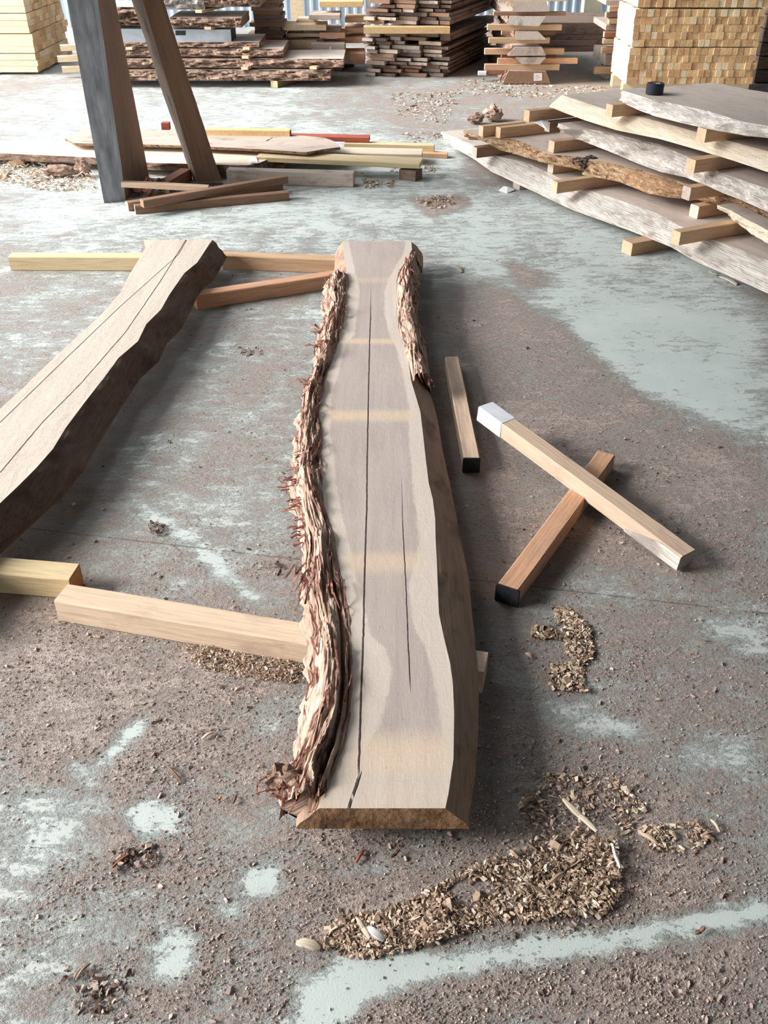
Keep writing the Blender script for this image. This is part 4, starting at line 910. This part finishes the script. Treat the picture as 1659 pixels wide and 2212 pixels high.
pile('wood_shavings', 'small patch of brown shavings between slab and crossed sticks', [([(1195, 1315), (1225, 1310), (1275, 1360), (1282, 1420), (1255, 1440), (1225, 1420), (1215, 1385), (1150, 1380), (1150, 1360), (1205, 1350)], .75), ([(1190, 1440), (1260, 1430), (1265, 1500), (1180, 1490)], .25)], 2600, (.004, .018), 33, hmax=.02)
pile('wood_shavings', 'pale shavings left of the slate grey post', [([(0, 358), (90, 356), (205, 385), (212, 420), (130, 415), (0, 400)], 1.0)], 1600, (.01, .035), 34, hmax=.05, bias=.25)
pile('wood_shavings', 'shavings trail on the floor past the ends of the boards', [([(620, 380), (780, 375), (820, 392), (640, 396)], .2), ([(780, 392), (850, 392), (850, 405), (790, 408)], .15), ([(840, 360), (950, 362), (945, 375), (850, 378)], .15), ([(860, 290), (960, 285), (965, 300), (900, 310)], .2), ([(890, 432), (960, 425), (1010, 432), (940, 455)], .3)], 900, (.008, .028), 35, hmax=.015)
pile('wood_shavings', 'yellow shavings on the floor before the narrow stack', [([(1000, 172), (1080, 172), (1200, 186), (1320, 186), (1310, 215), (1100, 212), (980, 205)], .6), ([(840, 200), (1000, 200), (960, 270), (860, 250)], .4)], 1300, (.012, .04), 36, hmax=.012, bias=.2)
pile('wood_shavings', 'shavings along the front of the pale square bearer', [([(370, 1390), (480, 1400), (660, 1430), (665, 1480), (560, 1470), (420, 1440)], 1.0)], 2600, (.003, .012), 37, hmax=.012)
# fine crumbs everywhere the floor is dusty
r = np.random.default_rng(77); N = 120000
px = r.random(N) * 1659; py = 420 + (2212 - 420) * r.random(N) ** .8
u = (px - CX) / F; v = (py - CY) / F; tt = HC / (SN + v * CS); X = u * tt; Y = (CS - v * SN) * tt
keep = r.random(N) < np.clip((dust_at(X, Y) + (fbm(X * 7, Y * 7, 3) - .5) * .9 - .38) * 1.6, .015, .75); X, Y = X[keep], Y[keep]; n = len(X)
L = .0014 + .0042 * r.random(n) ** 3; L = np.where(r.random(n) < .03, L * 2.4, L)
o = chips('sawdust_crumbs', np.stack([X, Y, L * .12 + .001], 1), L, L * r.uniform(.3, .7, n), np.clip(L * .25, .0008, .004), M['crumbs'], .7, 5); tag(o, 'fine brown sawdust crumbs strewn over the whole floor', 'sawdust', kind='stuff')
# bark crumbs clumps
pile('bark_debris', 'dark bark crumbs scattered left of the middle slab', [([(225, 1850), (330, 1820), (345, 1870), (250, 1890)], .35), ([(495, 750), (560, 750), (570, 770), (500, 768)], .15), ([(560, 1215), (610, 1215), (605, 1245), (570, 1250)], .15), ([(130, 2080), (330, 2150), (290, 2200), (150, 2180)], .2), ([(320, 1135), (355, 1135), (355, 1160), (325, 1160)], .15)], 420, (.006, .022), 41, hmax=.02, mat='crumbs', bias=-.3)
# single splinters big enough to point at
SPL = [((1213, 1752), (1282, 1822), .016, 'pale', 'long pale splinter pointing into the right shavings heap'), ((1385, 1805), (1420, 1828), .012, 'pine', 'flat splinter right of the shavings heap'), ((1535, 1775), (1555, 1800), .008, 'pale', 'thin curved splinter at the far right of the foreground'),
       ((845, 1862), (862, 1842), .007, 'brown', 'short brown stick on the pale streak in front of the slab'), ((770, 1868), (785, 1840), .01, 'redbrown', 'dark splinter standing out in front of the slab end'), ((505, 1740), (512, 1722), .01, 'darkboard', 'dark bark sliver left of the slab end'), ((470, 1738), (478, 1730), .01, 'orange', 'small orange chip left of the slab end'),
       ((165, 2120), (196, 2085), .008, 'pale', 'thin pale splinter in the lower left corner area'), ((640, 2040), (692, 2052), .025, 'pale', 'flat grey wood flake beside the shavings heap, left end'), ((770, 2010), (800, 2050), .012, 'pale', 'pale split sliver at the left tip of the shavings heap'), ((790, 2030), (830, 2050), .02, 'paper', 'white wood flake at the left tip of the shavings heap'),
       ((1045, 1975), (1085, 2030), .006, 'darkboard', 'thin dark stick across the shavings heap'), ((1318, 1850), (1332, 1900), .008, 'paper', 'white curl of wood at the right end of the heap'), ((436, 1600), (462, 1584), .012, 'pale', 'short pale sliver on the dusty floor left of the slab'), ((1555, 600), (1592, 617), .03, 'wane', 'white splinter on the floor before the right pile'), ((1530, 592), (1548, 598), .02, 'wane', 'tiny white chip near the white splinter'),
       ((985, 575), (998, 590), .03, 'greyboard', 'triangular grey shard standing up right of the far slab end'), ((1135, 1415), (1150, 1425), .012, 'peach', 'curled pale chip beside the brown shavings patch'), ((575, 308), (590, 300), .01, 'brown', 'dark splinter lying on the long pale board'), ((1180, 1930), (1215, 1905), .01, 'peach', 'peach sliver on top of the shavings heap'), ((88, 395), (70, 396), .02, 'brown', 'brown splinter on the shavings left of the grey post'),
       ((1520, 2010), (1500, 2025), .01, 'brown', 'brown twig on the dusty floor at the right foreground'), ((360, 1660), (395, 1690), .008, 'brown', 'thin brown twig on the dust left of the slab'), ((245, 1880), (280, 1850), .01, 'redbrown', 'dark red splinter among bark crumbs at lower left')]
for k, (a, b, w, mt, lb) in enumerate(SPL):
    z = .12 if 'lying on the long pale board' in lb else 0
    up = .03 if 'heap' in lb and 'beside' not in lb and 'right of' not in lb else .004
    A = W(a[0], a[1], z); B = W(b[0], b[1], z); A.z = z + up + .004; B.z = z + (.03 if 'heap' in lb and up > .01 else .006)
    o = beam3('wood_splinter', lb, 'splinter', A, B, w, .004, mt, mt, seg=10)
    me = o.data; nn = len(me.vertices); Lh = max(abs(v.co.x) for v in me.vertices)
    for v in me.vertices:
        f = v.co.x / Lh; v.co.y *= (1 - .6 * abs(f) ** 4) * .72 * (1 + .3 * (vn(f * 4 + k, k) - .5)); v.co.y += .0 + .012 * math.sin(f * 2 + k) * Lh * 4; v.co.z += .004 * (1 - f * f) + (.0 if k % 3 else .006 * abs(f))
# white scraps
def scrap(name, label, poly, z, fold=.02):
    P = WL(poly, z); c = sum(P, Vector()) / len(P); vs = [tuple(c + Vector((0, 0, fold)))] + [tuple(p + Vector((0, 0, .002 + .006 * (i % 2)))) for i, p in enumerate(P)]; n = len(P)
    vs += [(x, y, zz - .0015) for x, y, zz in vs]
    fs = [(0, 1 + i, 1 + (i + 1) % n) for i in range(n)] + [(n + 1, n + 2 + (i + 1) % n, n + 2 + i) for i in range(n)] + [(1 + i, n + 2 + i, n + 2 + (i + 1) % n, 1 + (i + 1) % n) for i in range(n)]
    return tag(mesh(name, vs, fs, M['paper']), label, 'scrap')
scrap('paper_scrap', 'crumpled white scrap on the floor beside the right pile', [(1076, 412), (1088, 405), (1110, 408), (1112, 413), (1095, 418)], 0)
scrap('paper_scrap', 'white torn strip on the end of the dusty spacer', [(1150, 263), (1172, 260), (1184, 262), (1182, 284), (1174, 276), (1160, 270)], .37, .01)
scrap('paper_tag', 'pale paper tag on the corner of the bark edged white board', [(538, 345), (554, 342), (558, 353), (542, 355)], .0855, .004)
lump('wood_nib', 'small white nib on the orange rotten bark', 'chip', W(1428, 394, .2), (.012, .012, .012), 'paper', 3, rough=.1)

# ================================================================== LIGHT
w = bpy.data.worlds.new('overcast sky'); SC.world = w; w.use_nodes = True; bgn = w.node_tree.nodes['Background']
sun = bpy.data.lights.new('hazy sun', 'SUN'); sun.energy = 2.25; sun.angle = math.radians(25); sun.color = (1, .97, .93)
so = bpy.data.objects.new('hazy sun', sun); COL.objects.link(so); so.rotation_euler = Vector((1, .12, -math.tan(math.radians(31)))).to_track_quat('-Z', 'Y').to_euler()
bgn.inputs['Color'].default_value = (.93, .97, 1.0, 1); bgn.inputs['Strength'].default_value = 1.2
SC.view_settings.view_transform = 'Standard'; SC.view_settings.look = 'None'; SC.view_settings.gamma = 1.0; SC.view_settings.use_curve_mapping = False
SC.view_settings.exposure = 1.62
SC.cycles.max_bounces = 6; SC.cycles.diffuse_bounces = 4; SC.cycles.use_denoising = True
